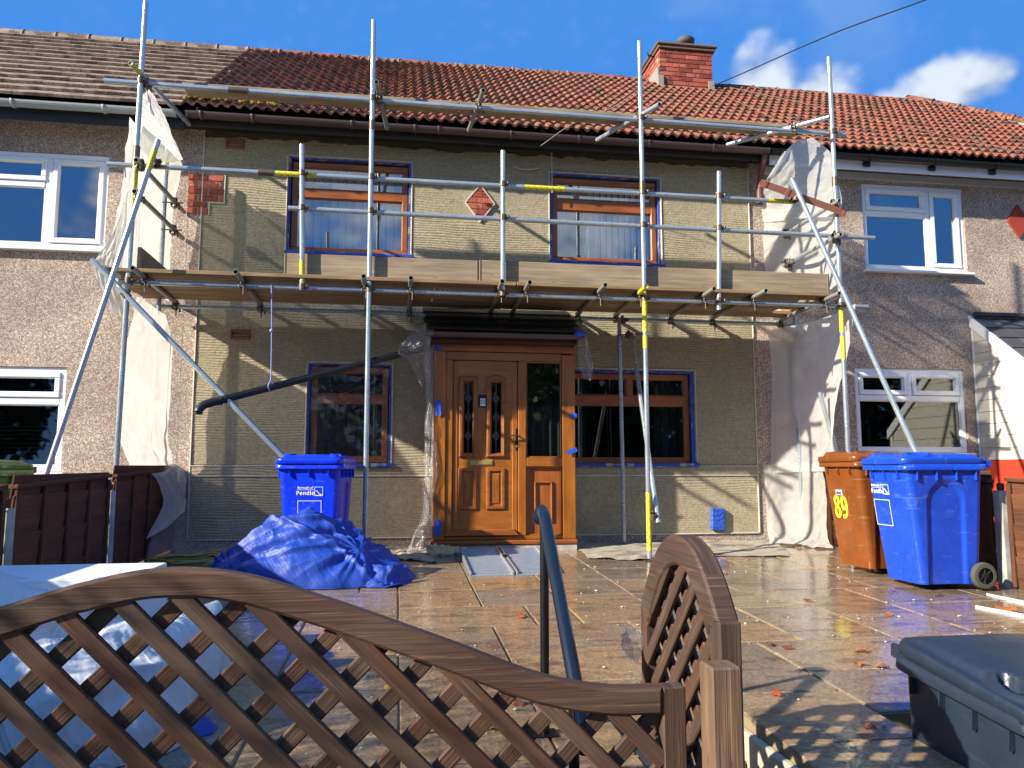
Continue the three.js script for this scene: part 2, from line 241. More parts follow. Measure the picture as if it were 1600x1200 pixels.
{
  const P = new THREE.Group(); P.name = 'patio'; P.userData.kind = 'structure'; P.rotation.x = Math.atan(SL); scene.add(P);
  const out = [[-2.33, -0.3], [5.1, -0.3], [5.1, 5.6], [2.085, 5.6], [2.085, 6.19], [1.5, 6.19], [1.5, 5.31], [0.915, 5.31], [0.915, 6.8], [-2.33, 6.8]];
  const g = extr(out.map(p => [p[0], p[1]]), 0.9).rotateX(Math.PI / 2); g.translate(0, -0.012, 0); mesh('mortar_bed', uvBox(g), joint, P);
  const r = rng(42), CE = 0.2946, X0 = -2.33, used2 = new Set(), free = (i, j) => i >= 0 && i < 25 && j >= 0 && j < (i < 11 ? 23 : i < 13 ? 18 : i < 15 ? 21 : 19) && !used2.has(i * 100 + j);
  const sizes = [[3, 2], [2, 2], [2, 3], [3, 2], [2, 3], [2, 2]];
  for (let j = 0; j < 23; j++) for (let i = 0; i < 25; i++) {
    if (!free(i, j)) continue; const o = sizes.slice().sort(() => r() - 0.5); o.push([2, 1], [1, 2], [1, 1]);
    for (const [a, b] of o) { let ok = true; for (let x = 0; x < a; x++) for (let y = 0; y < b; y++) if (!free(i + x, j + y)) ok = false; if (!ok) continue;
      for (let x = 0; x < a; x++) for (let y = 0; y < b; y++) used2.add((i + x) * 100 + j + y);
      const w = a * CE - 0.009 - r() * 0.006, l = b * CE - 0.009 - r() * 0.006;
      mesh('flagstone', bx(w, 0.05, l, 0.006, r() * 20, r() * 20), flagMats[Math.floor(r() * 7)], P, [X0 + (i + a / 2) * CE + (r() - 0.5) * 0.004, -0.025 + (r() - 0.5) * 0.004, (j + b / 2) * CE + (r() - 0.5) * 0.004], [(r() - 0.5) * 0.006, (r() - 0.5) * 0.008, (r() - 0.5) * 0.006]); break; }
  }
}
// small pale render crumbs on the stones
{
  const r = rng(9), l = [];
  for (let i = 0; i < 420; i++) { const x = -2 + r() * 6.6, z = 0.5 + Math.pow(r(), 0.7) * 5.3; if (x > 0.98 && x < 1.55 && z > 5.3) continue; const s = 0.003 + r() * r() * 0.008; const g = new THREE.IcosahedronGeometry(s, 0); g.scale(1, 0.6, 1 + r()); g.rotateY(r() * 6); g.translate(x, gy(z) + 0.006, z); l.push(g); }
  const m = top('debris', join(l), mat(0xbfb8a8, 0.9), 'pale render crumbs scattered on the wet paving', 'debris'); m.userData.kind = 'stuff';
}
struct('garden_ground', bounds(-12, -2.36, -1.2, -0.1, -0.2, 5.9, 0.02), mat(0x5e5a52, 0.95, { bumpMap: grime, bumpScale: 0.01 }));
struct('garden_ground', bounds(5.12, 14, -1.2, -0.12, -0.2, 6.1, 0.02), mat(0x5e5a52, 0.95, { bumpMap: grime, bumpScale: 0.01 }));

// ---------- houses ----------
const EY = 4.73, EZ = 0.4, RY = 7.27, RZ = -3, PITCH = Math.atan2(RY - EY, EZ - RZ), SLEN = Math.hypot(RY - EY, EZ - RZ);
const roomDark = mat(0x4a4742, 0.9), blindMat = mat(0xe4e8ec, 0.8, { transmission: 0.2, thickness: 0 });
function bar(list, x0, x1, y0, y1, z0, z1, c = 0.006) { list.push(bounds(x0, x1, y0, y1, z0, z1, c)); }
function ring(list, x0, x1, y0, y1, w, z0, z1, c = 0.006) { bar(list, x0, x1, y1 - w, y1, z0, z1, c); bar(list, x0, x1, y0, y0 + w, z0, z1, c); bar(list, x0, x0 + w, y0 + w, y1 - w, z0 + 0.0015, z1 - 0.0015, c); bar(list, x1 - w, x1, y0 + w, y1 - w, z0 + 0.0015, z1 - 0.0015, c); }
// lights: panes as [x0, x1, y0, y1, opening]
function windowUnit(house, X0, X1, Y0, Y1, panes, m, o = {}) {
  const w = grp('window', house, [0, 0, 0]), f = [], fw = o.fw || 0.062, z1 = o.z ?? -0.05;
  ring(f, X0, X1, Y0, Y1, fw, z1 - 0.07, z1);
  for (const p of panes) if (p[5]) bar(f, ...p[5], z1 - 0.068, z1 - 0.002);
  mesh('frame', join(f), m, w);
  for (const [x0, x1, y0, y1, open] of panes) {
    let a = x0, b = x1, c = y0, d = y1;
    if (open) { const s = []; ring(s, x0 - 0.012, x1 + 0.012, y0 - 0.012, y1 + 0.012, 0.056, z1 - 0.045, z1 + 0.014, 0.008); mesh('sash', join(s), o.sash || m, w); a += 0.044; b -= 0.044; c += 0.044; d -= 0.044; }
    const g = []; ring(g, a - 0.004, b + 0.004, c - 0.004, d + 0.004, 0.012, z1 - 0.04, z1 - 0.012, 0.003); mesh('glazing_bead', join(g), o.bead || m, w);
    mesh('pane', bounds(a, b, c, d, z1 - 0.034, z1 - 0.028, 0.001), o.glass || glass, w);
  }
  if (o.sill !== false) mesh('sill', bounds(X0 - 0.03, X1 + 0.05, Y0 - 0.035, Y0 - 0.002, z1 - 0.05, (o.sillOut ?? 0.05), 0.006), m, w);
  return w;
}
function blinds(w, X0, X1, Y0, Y1, n, z, mt, tilt = 0.5) { const p = (X1 - X0) / n, g = bx(p * 1.04, Y1 - Y0, 0.0025, 0.001); for (let i = 0; i < n; i++) mesh('blind_slat', g, mt, w, [X0 + (i + 0.5) * p, (Y0 + Y1) / 2, z], [0, tilt + ((i * 37) % 7 - 3) * 0.015, 0]); }
function curtain(w, X0, X1, Y0, Y1, z, m, s) { mesh('curtain', surface(60, 4, (u, v) => [lerp(X0, X1, u), lerp(Y0, Y1, v), z + 0.035 * Math.sin(u * (X1 - X0) * 60 + s + 0.6 * Math.sin(u * 9))]), m, w); }
const curtainMat = mat(0xb9b4a8, 0.9, { transmission: 0.2, thickness: 0 });

// interlocking double-roll clay tile: x 0..w, runs up the slope along y, height along z
function rollTile(w, len) {
  const n = 10, t = 0.02, P = i => { const u = i / n, s = (u * 2) % 1; return 0.036 * Math.pow(Math.max(0, Math.sin(Math.PI * clamp(s * 1.45))), 0.8) * (u < 1 ? 1 : 0) + t; }, tr = [];
  for (let i = 0; i < n; i++) {
    const x0 = w * i / n, x1 = w * (i + 1) / n, a = P(i), b = P(i + 1);
    tr.push(x0, 0, a, x1, 0, b, x1, len, b, x0, 0, a, x1, len, b, x0, len, a); tr.push(x0, 0, a - t * 1.3, x1, 0, b - t * 1.3, x1, 0, b, x0, 0, a - t * 1.3, x1, 0, b, x0, 0, a);
  }
  const g = fromTris(tr); return g;
}
const flatTile = (w, len) => { const g = hullBox(w - 0.0015, len, 0.034, 0.003); g.translate(w / 2, len / 2, 0.012); return g; };
const tileTex = (cols, moss, seed) => cols.map((c, i) => mat(0xffffff, 0.88, { bumpMap: grime, bumpScale: 0.004, map: tex(256, 0.5, (u, v) => { const a = fbm(u, v, 4, 4, 5, seed + i), f = fbm(u, v, 40, 40, 3, seed + 30 + i); let k = mix3(hex(c), hex(0x4a3830), sstep(0.46, 0.68, a) * 0.65); k = mix3(k, hex(0x2e2620), sstep(0.56, 0.66, fbm(u, v, 14, 14, 4, seed + 90 + i)) * moss * 2.4); k = mix3(k, hex(0x9a9a6a), sstep(0.6, 0.7, fbm(u, v, 9, 9, 4, seed + 60 + i)) * moss); return mul3(k, 0.72 + 0.5 * f); }) }));
const redTiles = tileTex([0x92533a, 0x8c4d36, 0x95593f, 0x864a37, 0x855240, 0x7d4e3e, 0x7b5546, 0x705044], 0.25, 601);
const pickRed = (x, r) => { const k = clamp((x + 4.5) / 11 + (r() - 0.5) * 0.8); return redTiles[Math.min(7, Math.floor((1 - k) * 4 + r() * 4))]; };
const greyTiles = tileTex([0x96836f, 0x92806e, 0x998775, 0x8f7d6b], 0.05, 641);
const ridgeMats = tileTex([0xa0604a, 0x8c6a56, 0x94553f], 0.4, 671);
const eave2xyz = s => [EY + s * Math.sin(PITCH), EZ - s * Math.cos(PITCH)];
function tileRoof(house, name, X0, X1, rows, tw, mk, mats, base, keep, limit, seed, stagger = false) {
  const roof = mesh(name, (() => { const t = []; const q = (a, b, c, d) => t.push(...a, ...b, ...c, ...a, ...c, ...d);
    const xr = base.hip || X1, xe = base.hipEave || X1, o = 0.02, e = [EY - 0.02, EZ - 0.03], R = [RY - 0.03, RZ], B = [EY, RZ * 2 - EZ];
    q([X0, e[0], e[1]], [xe, e[0], e[1]], [xr, R[0], R[1]], [X0, R[0], R[1]]); q([X0, B[0], B[1]], [X0, R[0], R[1]], [xr, R[0], R[1]], [xe, B[0], B[1]]);
    if (base.hip) t.push(xe, e[0], e[1], xe, B[0], B[1], xr, R[0], R[1]);
    q([X0, e[0] - 0.03, e[1]], [X0, B[0] - 0.03, B[1]], [xe, B[0] - 0.03, B[1]], [xe, e[0] - 0.03, e[1]]);
    return uvBox(fromTris(t)); })(), base.m, house);
  const gauge = (SLEN - 0.05) / rows, n = Math.round((X1 - X0) / tw), r = rng(seed), len = gauge + 0.07, vars = []; tw = (X1 - X0) / n;
  for (let i = 0; i < 4; i++) vars.push(uvBox(mk(tw, len), i * 0.37 + 0.1, i * 0.61)); let cnt = 0; const rest = [];
  for (let k = 0; k < rows; k++) for (let i = 0; i < n + (stagger && k % 2 ? 1 : 0); i++) {
    let x = X0 + i * tw - (stagger && k % 2 ? tw / 2 : 0); const s = k * gauge - 0.02, [y, z] = eave2xyz(s); if (!keep(x + tw / 2, y, z)) continue;
    const tilt = -Math.PI / 2 + PITCH + Math.PI / 2 - Math.PI / 2, g = vars[Math.floor(r() * 4)], v = Math.pow(r(), 1), mt = (base.pick ? base.pick(x, r) : mats[Math.floor(v * mats.length)]);
    const m = mesh('roof_tile', g, mt, null, [x + (r() - 0.5) * 0.004, y + (base.lift || 0.028) + (r() - 0.5) * 0.004 * (base.jit ?? 1), z + 0.02], [-(Math.PI / 2 - PITCH) - (base.tilt || 0.1) + (r() - 0.5) * 0.012 * (base.jit ?? 1), 0, (r() - 0.5) * 0.012 * (base.jit ?? 1)]);
    if (cnt++ < limit) roof.add(m); else { m.updateMatrix(); rest.push([g.clone().applyMatrix4(m.matrix), mt]); }
  }
  for (const mt of mats) { const l = rest.filter(q => q[1] === mt).map(q => q[0]); if (l.length) { const m = mesh('roof_tiles', join(l), mt, roof); m.userData.kind = 'stuff'; } }
  return roof;
}
function ridge(house, x0, x1, seed, mats) { const r = rng(seed), n = Math.round((x1 - x0) / 0.45), L = (x1 - x0) / n; for (let i = 0; i < n; i++) { const g = new THREE.CylinderGeometry(0.115, 0.12, L + 0.03, 14, 1, false, 0, Math.PI).rotateZ(Math.PI / 2).rotateX(-Math.PI / 2 * 0); g.rotateX(Math.PI); const c = new THREE.TorusGeometry(0.115, 0.018, 5, 12, Math.PI).rotateY(Math.PI / 2).translate(L / 2, 0, 0); mesh('ridge_tile', uvBox(join([g.rotateX(Math.PI), c])), mats[Math.floor(r() * mats.length)], house, [x0 + (i + 0.5) * L, RY - 0.045 + (r() - 0.5) * 0.012, RZ], [0, 0, (r() - 0.5) * 0.02]); } }
function wallBody(house, X0, X1, holes, m) {
  mesh('wall', extr(rect(X0, X1, -0.9, EY - 0.02), 0.28, 0, holes).translate(0, 0, -0.28), m, house);
  const back = []; back.push(bounds(X0, X1, -0.9, EY - 0.03, -6.4, -6.2), bounds(X0, X0 + 0.12, -0.9, EY - 0.03, -6.2, -0.285), bounds(X1 - 0.12, X1, -0.9, EY - 0.03, -6.2, -0.285), bounds(X0 + 0.12, X1 - 0.12, 2.5, 2.62, -6.2, -0.285), bounds(X0 + 0.12, X1 - 0.12, -0.2, 0, -6.2, -0.285), bounds(X0 + 0.12, X1 - 0.12, 0, EY - 0.05, -3.6, -3.5));
  mesh('inner_walls', join(back), roomDark, house);
}
function gutter(house, X0, X1, m, y = EY - 0.02, z = EZ - 0.045, r = 0.062) {
  const pts = []; for (let i = 0; i <= 10; i++) { const a = Math.PI + Math.PI * i / 10; pts.push([z + r * Math.cos(a) * 1, y + r * 0.95 * Math.sin(a)]); } for (let i = 10; i >= 0; i--) { const a = Math.PI + Math.PI * i / 10; pts.push([z + (r - 0.005) * Math.cos(a), y + (r - 0.005) * 0.95 * Math.sin(a)]); }
  const g = extr(pts, X1 - X0).rotateY(-Math.PI / 2).translate(X1, 0, 0); // profile (z, y) run along x
  g.applyMatrix4(new THREE.Matrix4().makeScale(1, 1, 1)); const q = mesh('gutter', uvBox(g), m, house); return q;
}
function bracket(g, x, m, y = EY - 0.02, z = EZ - 0.045, r = 0.066) { mesh('gutter_bracket', join([new THREE.TorusGeometry(r, 0.006, 6, 14, Math.PI).rotateZ(Math.PI).rotateY(Math.PI / 2).scale(3, 1, 1).translate(x, y, z)]), m, g); }

// middle house: bare base coat, scaffolded
const HM = thing('terraced_house', 'middle terraced house with bare combed base coat walls, red tiled roof and golden oak door', 'house');
const WIN = { UL: [-1.27, 0.115, 3.3, 4.42], UR: [1.78, 3.15, 3.31, 4.4], LL: [-0.99, -0.07, 0.9, 2.03], LR: [1.98, 3.53, 0.905, 2.02] };
wallBody(HM, -2.35, 4.46, [...Object.values(WIN).map(w => rect(...w)), rect(0.62, 1.24, 0.05, 2.0)], pebble);
{
  // combed adhesive: real furrows, in rectangles round the openings
  const furrow = (x0, x1, y0, y1, z, s) => { const nx = Math.max(2, Math.round((x1 - x0) / 0.07)), ny = Math.max(4, Math.round((y1 - y0) / 0.0058));
    return surface(nx, ny, (u, v) => { const x = lerp(x0, x1, u), y = lerp(y0, y1, v), wob = (F2(x * 1.1, y * 2.2, 3, s) - 0.5) * 0.11 + (F2(x * 6, y * 8, 2, s + 2) - 0.5) * 0.012, a = sstep(0.3, 0.55, F2(x * 1.3 + 4, y * 2 + 7, 4, s + 6)) * 0.75 + 0.25, ph = (y + wob) / 0.0285; const c = ph - Math.floor(ph); return [x, y, z + a * 0.0055 * (sstep(0.08, 0.3, c) * (1 - sstep(0.82, 0.98, c))) + (F2(x * 25, y * 60, 2, s + 8) - 0.5) * 0.003, x, y]; }); };
  const up = [], lo = [], Z = 0.006, L = -2.2, Rr = 4.3, T = 4.7, E = 0.02;
  const b = WIN, y1 = b.UL[2] - E, y2 = b.UL[3] + E;
  up.push(furrow(L, Rr, y2, T, Z, 3), furrow(L, b.UL[0] - E, y1, y2, Z, 3), furrow(b.UL[1] + E, b.UR[0] - E, y1, y2, Z, 3), furrow(b.UR[1] + E, Rr, y1, y2, Z, 3));
  const y3 = b.LL[3] + E; up.push(furrow(L, Rr, y3, y1, Z, 3), furrow(L, b.LL[0] - E, 0.9, y3, Z, 3), furrow(b.LL[1] + E, 0.62, 0.9, y3, Z, 3), furrow(b.LR[1] + E, Rr, 0.9, y3, Z, 3), furrow(1.24, b.LR[0] - E, 0.9, y3, Z, 3));
  lo.push(furrow(L, 0.62, 0.1, 0.765, Z - 0.002, 14), furrow(1.24, Rr, 0.1, 0.765, Z - 0.002, 14), furrow(L, 0.62, 0.785, 0.88, Z + 0.006, 15), furrow(1.24, Rr, 0.785, 0.88, Z + 0.006, 15));
  mesh('base_coat', join(up), coatMat, HM); mesh('base_coat', join(lo), coatMat, HM);
  const bd = (x0, x1, y0, y1) => mesh('render_bead', bounds(x0, x1, y0, y1, -0.004, 0.021, 0.002), beadMat, HM);
  bd(L - 0.012, L, 0.1, 4.66); bd(Rr, Rr + 0.012, 0.1, 4.66); bd(L, 0.5, 0.88, 0.89); bd(1.9, Rr, 0.88, 0.89); bd(L, 0.5, 0.767, 0.782); bd(1.9, Rr, 0.767, 0.782); bd(L, 0.5, 0.085, 0.098); bd(1.9, Rr, 0.085, 0.098);
  for (const k in b) { const w = b[k], q = []; for (const s of [[w[0] - 0.02, w[0] - 0.011, w[2] - 0.02, w[3] + 0.02], [w[1] + 0.011, w[1] + 0.02, w[2] - 0.02, w[3] + 0.02], [w[0] - 0.011, w[1] + 0.011, w[3] + 0.011, w[3] + 0.02]]) q.push(bounds(...s, -0.004, 0.02, 0.002)); mesh('render_bead', join(q), beadMat, HM); }
  // brick quoin left bare at the party line
  const quo = grp('brick_quoin', HM), r = rng(3); let row = 0;
  for (let y = 3.69; y < 4.1; y += 0.0775, row++) { const xe = y < 3.84 ? -2.13 : -1.97; let x = -2.36 + (row % 2 ? 0.0 : -0.11); while (x < xe - 0.02) { const a = Math.max(x, -2.36), e = Math.min(x + 0.215, xe); if (e - a > 0.03) mesh('brick', bounds(a, e - 0.01, y, y + 0.0675, -0.02, 0.018 + r() * 0.004, 0.003), brickMats[Math.floor(r() * 5)], quo); x += 0.225; } }
  mesh('mortar', bounds(-2.36, -1.97, 3.83, 4.155, -0.02, 0.012, 0.001), mortar, quo); mesh('mortar', bounds(-2.36, -2.13, 3.685, 3.829, -0.02, 0.012, 0.001), mortar, quo);
  mesh('render_bead', join([bounds(-1.968, -1.958, 3.83, 4.16, 0, 0.024), bounds(-2.13, -1.958, 3.818, 3.829, 0, 0.024), bounds(-2.128, -2.118, 3.68, 3.818, 0, 0.024)]), beadMat, quo);
  // brick lozenge
  const dia = grp('brick_diamond', HM), cx = 0.93, cy = 3.975, hw = 0.165, hh = 0.215;
  for (let k = -3; k < 3; k++) { const y0 = cy + k * 0.0717 + 0.004, y1 = y0 + 0.0637, X = y => hw * Math.max(0, 1 - Math.abs(y - cy) / hh); const mid = (k % 2 ? 0.03 : -0.04);
    for (const [a, b2] of [[-1, mid], [mid + 0.01, 1]]) { const p = [[Math.max(-X(y0), a === -1 ? -9 : a), y0], [Math.min(X(y0), b2 === 1 ? 9 : b2), y0], [Math.min(X(y1), b2 === 1 ? 9 : b2), y1], [Math.max(-X(y1), a === -1 ? -9 : a), y1]].map(q => [q[0] + cx, q[1]]); if (p[1][0] - p[0][0] > 0.012 || p[2][0] - p[3][0] > 0.012) { if (p[1][0] <= p[0][0]) p.splice(0, 1); mesh('brick', extr(p, 0.02, 0.002).translate(0, 0, 0.004), brickMats[Math.floor(r() * 5)], dia); } } }
  const rh = (k) => [[cx, cy - hh * k], [cx + hw * k, cy], [cx, cy + hh * k], [cx - hw * k, cy]];
  mesh('mortar', extr(rh(1), 0.012).translate(0, 0, 0.006), mortar, dia); mesh('render_bead', extr(rh(1.09), 0.03, 0, [rh(1.005)]).translate(0, 0, 0), beadMat, dia);
  // air bricks
  for (const [x, y] of [[-1.98, 4.468], [-1.845, 2.275]]) { const v = grp('air_brick', HM), l = []; ring(l, x, x + 0.205, y, y + 0.118, 0.02, -0.01, 0.028, 0.003); mesh('frame', join(l), mat(0x8a5a48, 0.85), v); for (let i = 0; i < 3; i++) mesh('slat', bounds(x + 0.02, x + 0.185, y + 0.033 + i * 0.0235, y + 0.043 + i * 0.0235, -0.008, 0.02, 0.002), mat(0x7d5042, 0.85), v); mesh('slot_back', bounds(x + 0.018, x + 0.187, y + 0.018, y + 0.1, -0.012, 0.008, 0.001), blackMatt, v); }
  // soffit, fascia, gutter
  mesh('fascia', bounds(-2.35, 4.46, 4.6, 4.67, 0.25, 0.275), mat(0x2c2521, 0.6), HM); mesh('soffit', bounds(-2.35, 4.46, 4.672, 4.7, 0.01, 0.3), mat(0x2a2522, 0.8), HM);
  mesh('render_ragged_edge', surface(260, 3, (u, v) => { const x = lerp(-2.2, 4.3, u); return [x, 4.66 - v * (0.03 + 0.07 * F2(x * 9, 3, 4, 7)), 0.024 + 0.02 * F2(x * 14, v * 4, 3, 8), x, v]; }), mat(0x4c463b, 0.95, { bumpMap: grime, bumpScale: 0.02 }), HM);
  const gm = mat(0x4e3f3e, 0.42); gutter(HM, -2.32, 4.42, gm); for (const x of [-2.16, -1.62, -0.55, 0.15, 0.42, 1.25, 2.05, 2.9, 3.7]) bracket(HM, x, gm);
  mesh('downpipe', tubeAlong([[4.38, 4.66, 0.33], [4.38, 4.58, 0.3], [4.4, 4.5, 0.2], [4.4, 4.3, 0.13], [4.4, 4.12, 0.12]], 0.036, 30, 12), mat(0x6d4a44, 0.5), HM);
}
// windows of the middle house
{
  const tapes = (w, W, wd = 0.022, z = -0.03, sides = 'LRBT') => { const l = [], a = 0.004; if (sides.includes('T')) l.push(bounds(W[0], W[1], W[3] - wd * 0.7, W[3] - 0.001, z - 0.015, z + 0.03, 0.002)); if (sides.includes('B')) l.push(bounds(W[0] - 0.02, W[1] + 0.04, W[2] - 0.032, W[2] + 0.012, z + 0.03, 0.058, 0.008)); if (sides.includes('L')) l.push(bounds(W[0] + 0.001, W[0] + wd, W[2] + 0.013, W[3] - wd * 0.71, z - 0.015, z + 0.03, 0.002)); if (sides.includes('R')) l.push(bounds(W[1] - wd, W[1] - 0.001, W[2] + 0.013, W[3] - wd * 0.71, z - 0.015, z + 0.03, 0.002)); mesh('masking_tape', join(l), blueTapeOld, w); };
  let W = WIN.UL, w = windowUnit(HM, W[0] + 0.03, W[1] - 0.03, W[2] + 0.01, W[3] - 0.03, [[W[0] + 0.092, W[1] - 0.092, W[3] - 0.345, W[3] - 0.096, false, [W[0] + 0.09, W[1] - 0.09, W[3] - 0.455, W[3] - 0.35]], [W[0] + 0.092, W[1] - 0.092, W[2] + 0.075, W[3] - 0.458, false]], oakDark, { glass: glassBlind, sill: false, fw: 0.065 });
  blinds(w, W[0] + 0.09, W[1] - 0.09, W[2] + 0.06, W[3] - 0.1, 13, -0.15, blindMat, 0.6); tapes(w, W);
  W = WIN.UR; w = windowUnit(HM, W[0] + 0.03, W[1] - 0.03, W[2] + 0.01, W[3] - 0.03, [[W[0] + 0.092, W[1] - 0.092, W[3] - 0.285, W[3] - 0.096, false, [W[0] + 0.09, W[1] - 0.09, W[3] - 0.43, W[3] - 0.29]], [W[0] + 0.092, W[1] - 0.092, W[2] + 0.075, W[3] - 0.433, false]], oakDark, { glass: glassBlind, sill: false, fw: 0.065 });
  blinds(w, W[0] + 0.5, W[1] - 0.09, W[2] + 0.06, W[3] - 0.1, 10, -0.15, blindMat, 0.55); tapes(w, W);
  mesh('net_curtain', cloth([[[W[0] + 0.09, W[3] - 0.1, -0.16], [W[0] + 0.3, W[3] - 0.1, -0.16], [W[0] + 0.62, W[3] - 0.1, -0.16]], [[W[0] + 0.09, W[2] + 0.06, -0.16], [W[0] + 0.3, W[2] + 0.06, -0.16], [W[0] + 0.62, W[2] + 0.06, -0.16]]], 40, 10, 0.03, 4, 9, 1), mat(0xb8bab6, 0.9, { transmission: 0.3, thickness: 0 }), w);
  W = WIN.LL; w = windowUnit(HM, W[0] + 0.03, W[1] - 0.03, W[2] + 0.02, W[3] - 0.03, [[W[0] + 0.092, W[1] - 0.092, W[3] - 0.335, W[3] - 0.096, false, [W[0] + 0.09, W[1] - 0.09, W[3] - 0.44, W[3] - 0.34]], [W[0] + 0.092, W[1] - 0.092, W[2] + 0.085, W[3] - 0.443, false]], oakDark, { sill: false });
  tapes(w, W); mesh('plastic_film', cloth([[[W[0] + 0.02, W[3] - 0.02, -0.012], [W[0] + 0.45, W[3] - 0.03, 0.012], [W[1] - 0.02, W[3] - 0.02, -0.01]], [[W[0] + 0.03, 1.5, -0.012], [W[0] + 0.45, 1.5, 0.0], [W[1] - 0.05, 1.5, -0.01]], [[W[0] + 0.02, W[2] + 0.02, -0.01], [W[0] + 0.45, W[2] + 0.02, 0.012], [W[1] - 0.01, W[2] + 0.02, -0.01]]], 50, 60, 0.016, 21, 4, 3), filmClear, w);
  curtain(w, W[0], W[0] + 0.16, W[2], W[3], -0.4, curtainMat, 2);
  W = WIN.LR; w = windowUnit(HM, W[0] + 0.01, W[1] - 0.045, W[2] + 0.01, W[3] - 0.035, [[W[0] + 0.073, W[0] + 0.715, W[3] - 0.295, W[3] - 0.1, false, [W[0] + 0.07, W[1] - 0.1, W[3] - 0.415, W[3] - 0.3]], [W[0] + 0.805, W[1] - 0.11, W[3] - 0.295, W[3] - 0.1, false, [W[0] + 0.72, W[0] + 0.8, W[3] - 0.299, W[3] - 0.095]], [W[0] + 0.073, W[1] - 0.107, W[2] + 0.073, W[3] - 0.418, false]], oakDark, { sill: false });
  tapes(w, W, 0.042, -0.03, 'TRB'); curtain(w, W[0], W[0] + 0.3, W[2], W[3], -0.4, curtainMat, 1); curtain(w, W[1] - 0.36, W[1], W[2], W[3], -0.4, curtainMat, 5);
}

